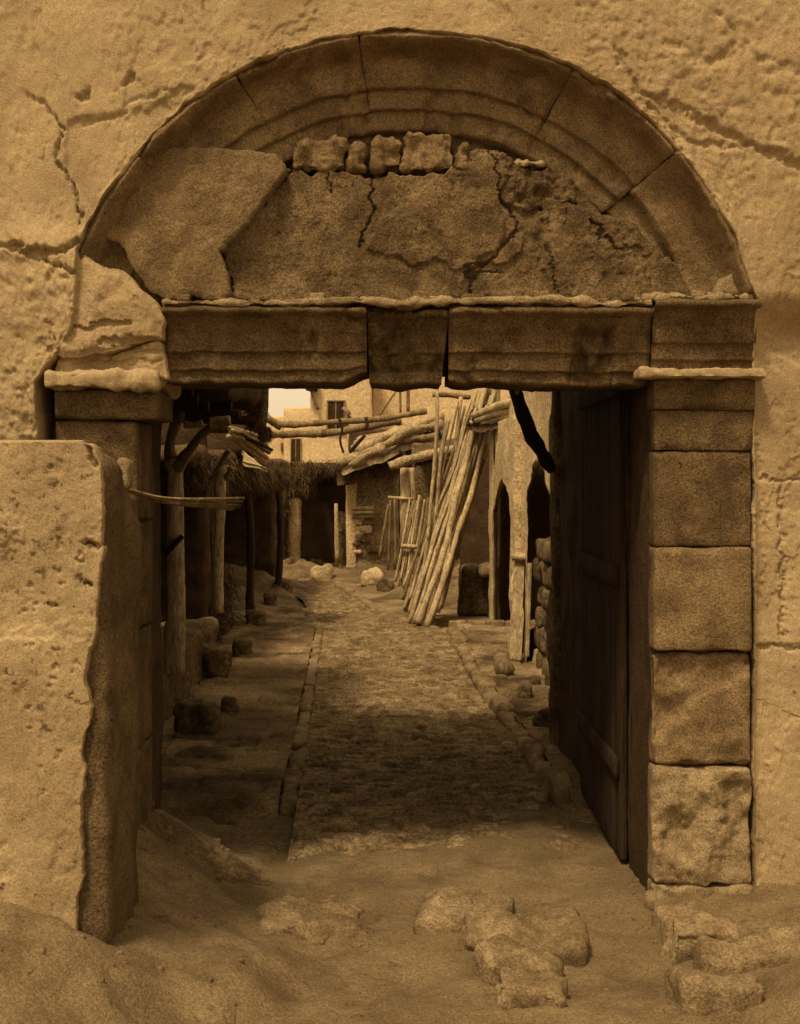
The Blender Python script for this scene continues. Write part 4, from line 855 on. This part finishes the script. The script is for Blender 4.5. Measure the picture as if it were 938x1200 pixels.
v, f = rbox(-5.6, -3.0, 19.6, 20.2, -.1, 3.9, .1, .08, .16, seed=903, nmax=40); mk('side_wall', v, f, M['dark'], st)
v, f = rbox(-5.6, -2.75, 12.6, 19.4, -.1, .75, .08, .06, .1, ns=2, seed=904, nmax=60); mk('bench', v, f, M['hut'], st)
v, f = world_poly_tube([(205, 790), (206, 690), (205, 620), (206, 560), (204, 538)], [14] * 5, [.11, .10, .095, .095, .11], seg=12, seed=920, knob=.10, sub=10); po = mk('forked_post', v, f, M['wood'], st)
v, f = world_poly_tube([(203, 548), (199, 520), (212, 480), (226, 448), (234, 430)], [14, 14, 13.9, 13.8, 13.8], [.09, .06, .06, .055, .05], seg=9, seed=921, knob=.12, sub=8); mk('branch', v, f, M['woodm'], po)
v, f = world_poly_tube([(207, 548), (222, 528), (238, 508), (258, 494)], [14, 13.9, 13.9, 13.9], [.08, .05, .045, .04], seg=9, seed=922, knob=.12, sub=8); mk('branch', v, f, M['woodm'], po)
for k, (px, r) in enumerate(((250, .05), (258.5, .07))):
    v, f = world_poly_tube([(px + 1, 715), (px, 640), (px, 580), (px + 1, 545)], [17.5] * 4, r, seg=10, seed=925 + k, knob=.1, sub=8, wob=.03); mk('post', v, f, M['woodm'] if k == 0 else M['wood'], st)
v, f = world_poly_tube([(247, 562), (260, 540), (268, 528)], [17.5, 17.4, 17.3], .04, seed=928); mk('brace', v, f, M['woodm'], st)
v, f = world_poly_tube([(260, 566), (272, 548)], [17.5, 17.4], .03, seed=929); mk('brace', v, f, M['woodm'], st)
for k, (a, b, d, r, mt) in enumerate((((216, 497), (238, 496), 13.6, .04, 'wood'), ((246, 495), (270, 493), 13.8, .06, 'wood'), ((244, 503), (268, 503), 14.2, .04, 'woodm'), ((194, 650), (214, 628), 13.8, .03, 'woodd'))):
    v, f = world_poly_tube([a, ((a[0] + b[0]) / 2, (a[1] + b[1]) / 2 + (2 if k == 0 else 0)), b], [d] * 3, r, seed=930 + k); mk('beam', v, f, M[mt], st)
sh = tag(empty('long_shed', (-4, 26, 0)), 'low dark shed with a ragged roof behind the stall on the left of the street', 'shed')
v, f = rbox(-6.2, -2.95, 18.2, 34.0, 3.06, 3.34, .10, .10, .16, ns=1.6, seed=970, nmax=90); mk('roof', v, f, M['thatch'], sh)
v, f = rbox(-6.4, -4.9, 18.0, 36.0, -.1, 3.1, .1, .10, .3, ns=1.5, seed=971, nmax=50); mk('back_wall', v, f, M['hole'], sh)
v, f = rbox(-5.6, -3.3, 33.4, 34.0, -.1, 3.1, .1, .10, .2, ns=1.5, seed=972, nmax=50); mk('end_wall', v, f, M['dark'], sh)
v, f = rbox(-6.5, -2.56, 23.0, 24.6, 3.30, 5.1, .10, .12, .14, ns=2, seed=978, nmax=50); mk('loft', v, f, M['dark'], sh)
v, f = strands(5200, ((-3.3, -2.85), (18.5, 34.0), (2.75, 3.25)), .30, .007, 973); mk('fringe', v, f, M['thatch'], sh, smooth=False)
for k, d in enumerate((25.5, 31.5)):
    v, f = tube([[-3.05, d, -.05], [-3.0 + .04 * k, d + .05, 1.5], [-3.05, d, 3.1]], [.09, .08, .08], seg=9, seed=975 + k, knob=.12, wob=.05); mk('post', v, f, M['woodd'], sh)
# laths fanning out under the stall's far eave
for k, (a, b, mt) in enumerate((((266, 499), (315, 517), 'wood'), ((272, 504), (313, 523), 'wood'), ((282, 506), (316, 530), 'woodm'), ((278, 510), (314, 537), 'wood'), ((268, 510), (312, 541), 'wood'), ((290, 512), (318, 527), 'woodd'))):
    v, f = world_poly_tube([a, ((a[0] + b[0]) / 2, (a[1] + b[1]) / 2 - .6), b], [21.3 + .05 * k, 21.9, 22.5 + .06 * k], .05, seg=8, seed=940 + k, wob=.02, squash=.7)
    tag(mk('eave_lath', v, f, M[mt]), ['topmost lath of the fan under the dark eave', 'second lath of the fan under the dark eave', 'brownish lath in the middle of the fan under the dark eave', 'second lowest pale lath of the fan under the dark eave', 'lowest pale lath of the fan under the dark eave', 'dark short lath tucked into the fan under the eave'][k], 'lath', 'laths fanning out under the dark eave')
v, f = slab([(286, 540), (284, 527), (308, 545), (314, 549)], [22.6, 22.9, 22.9, 22.6], .06, seed=948, amp=.02); tag(mk('eave_board', v, f, M['wood']), 'pale broken board hanging below the fan of laths', 'board')
# hanging fringe on the far end of the eave
v, f = strands(1500, ((X(292, 17.2), X(309, 17.2)), (16.8, 17.3), (Z(500, 17.2), Z(440, 17.2))), .12, .005, 950); mk('fringe', v, f, M['thatch'], st, smooth=False)
v, f = strands(500, ((X(306, 17.2), X(317, 17.2)), (16.9, 17.3), (Z(514, 17.2), Z(500, 17.2))), .10, .005, 951); mk('fringe', v, f, M['thatch'], st, smooth=False)
v, f = strands(5000, ((-4.4, -3.1), (21.5, 24), (0, 1.3)), .40, .007, 952); tag(mk('brushwood_pile', v, f, M['thatch'], smooth=False), 'dark heap of brushwood behind the second stall post', 'brushwood', kind='stuff')
for k, (px, py, s, lab) in enumerate(((248, 790, .42, 'rounded block by the stall bench, largest on the left side'), (285, 765, .22, 'stone right of the rounded block on the left pavement'), (300, 730, .25, 'stone on the left pavement beyond the stall'), (232, 850, .3, 'dark stone on the left inside the gateway'),
                                      (318, 705, .2, 'small far stone on the left pavement'), (270, 830, .14, 'small stone on the left pavement near the gate'))):
    b = G(px, py, .12); v, f = rbox(b[0] - s * .7, b[0] + s * .7, b[1] - s * .5, b[1] + s * .5, .02, .14 + s * .9, s * .35, s * .2, .04, ns=1.5 / s, seed=960 + k); tag(mk('stone', v, f, M['hut']), lab, 'stone', 'stones on the left pavement')
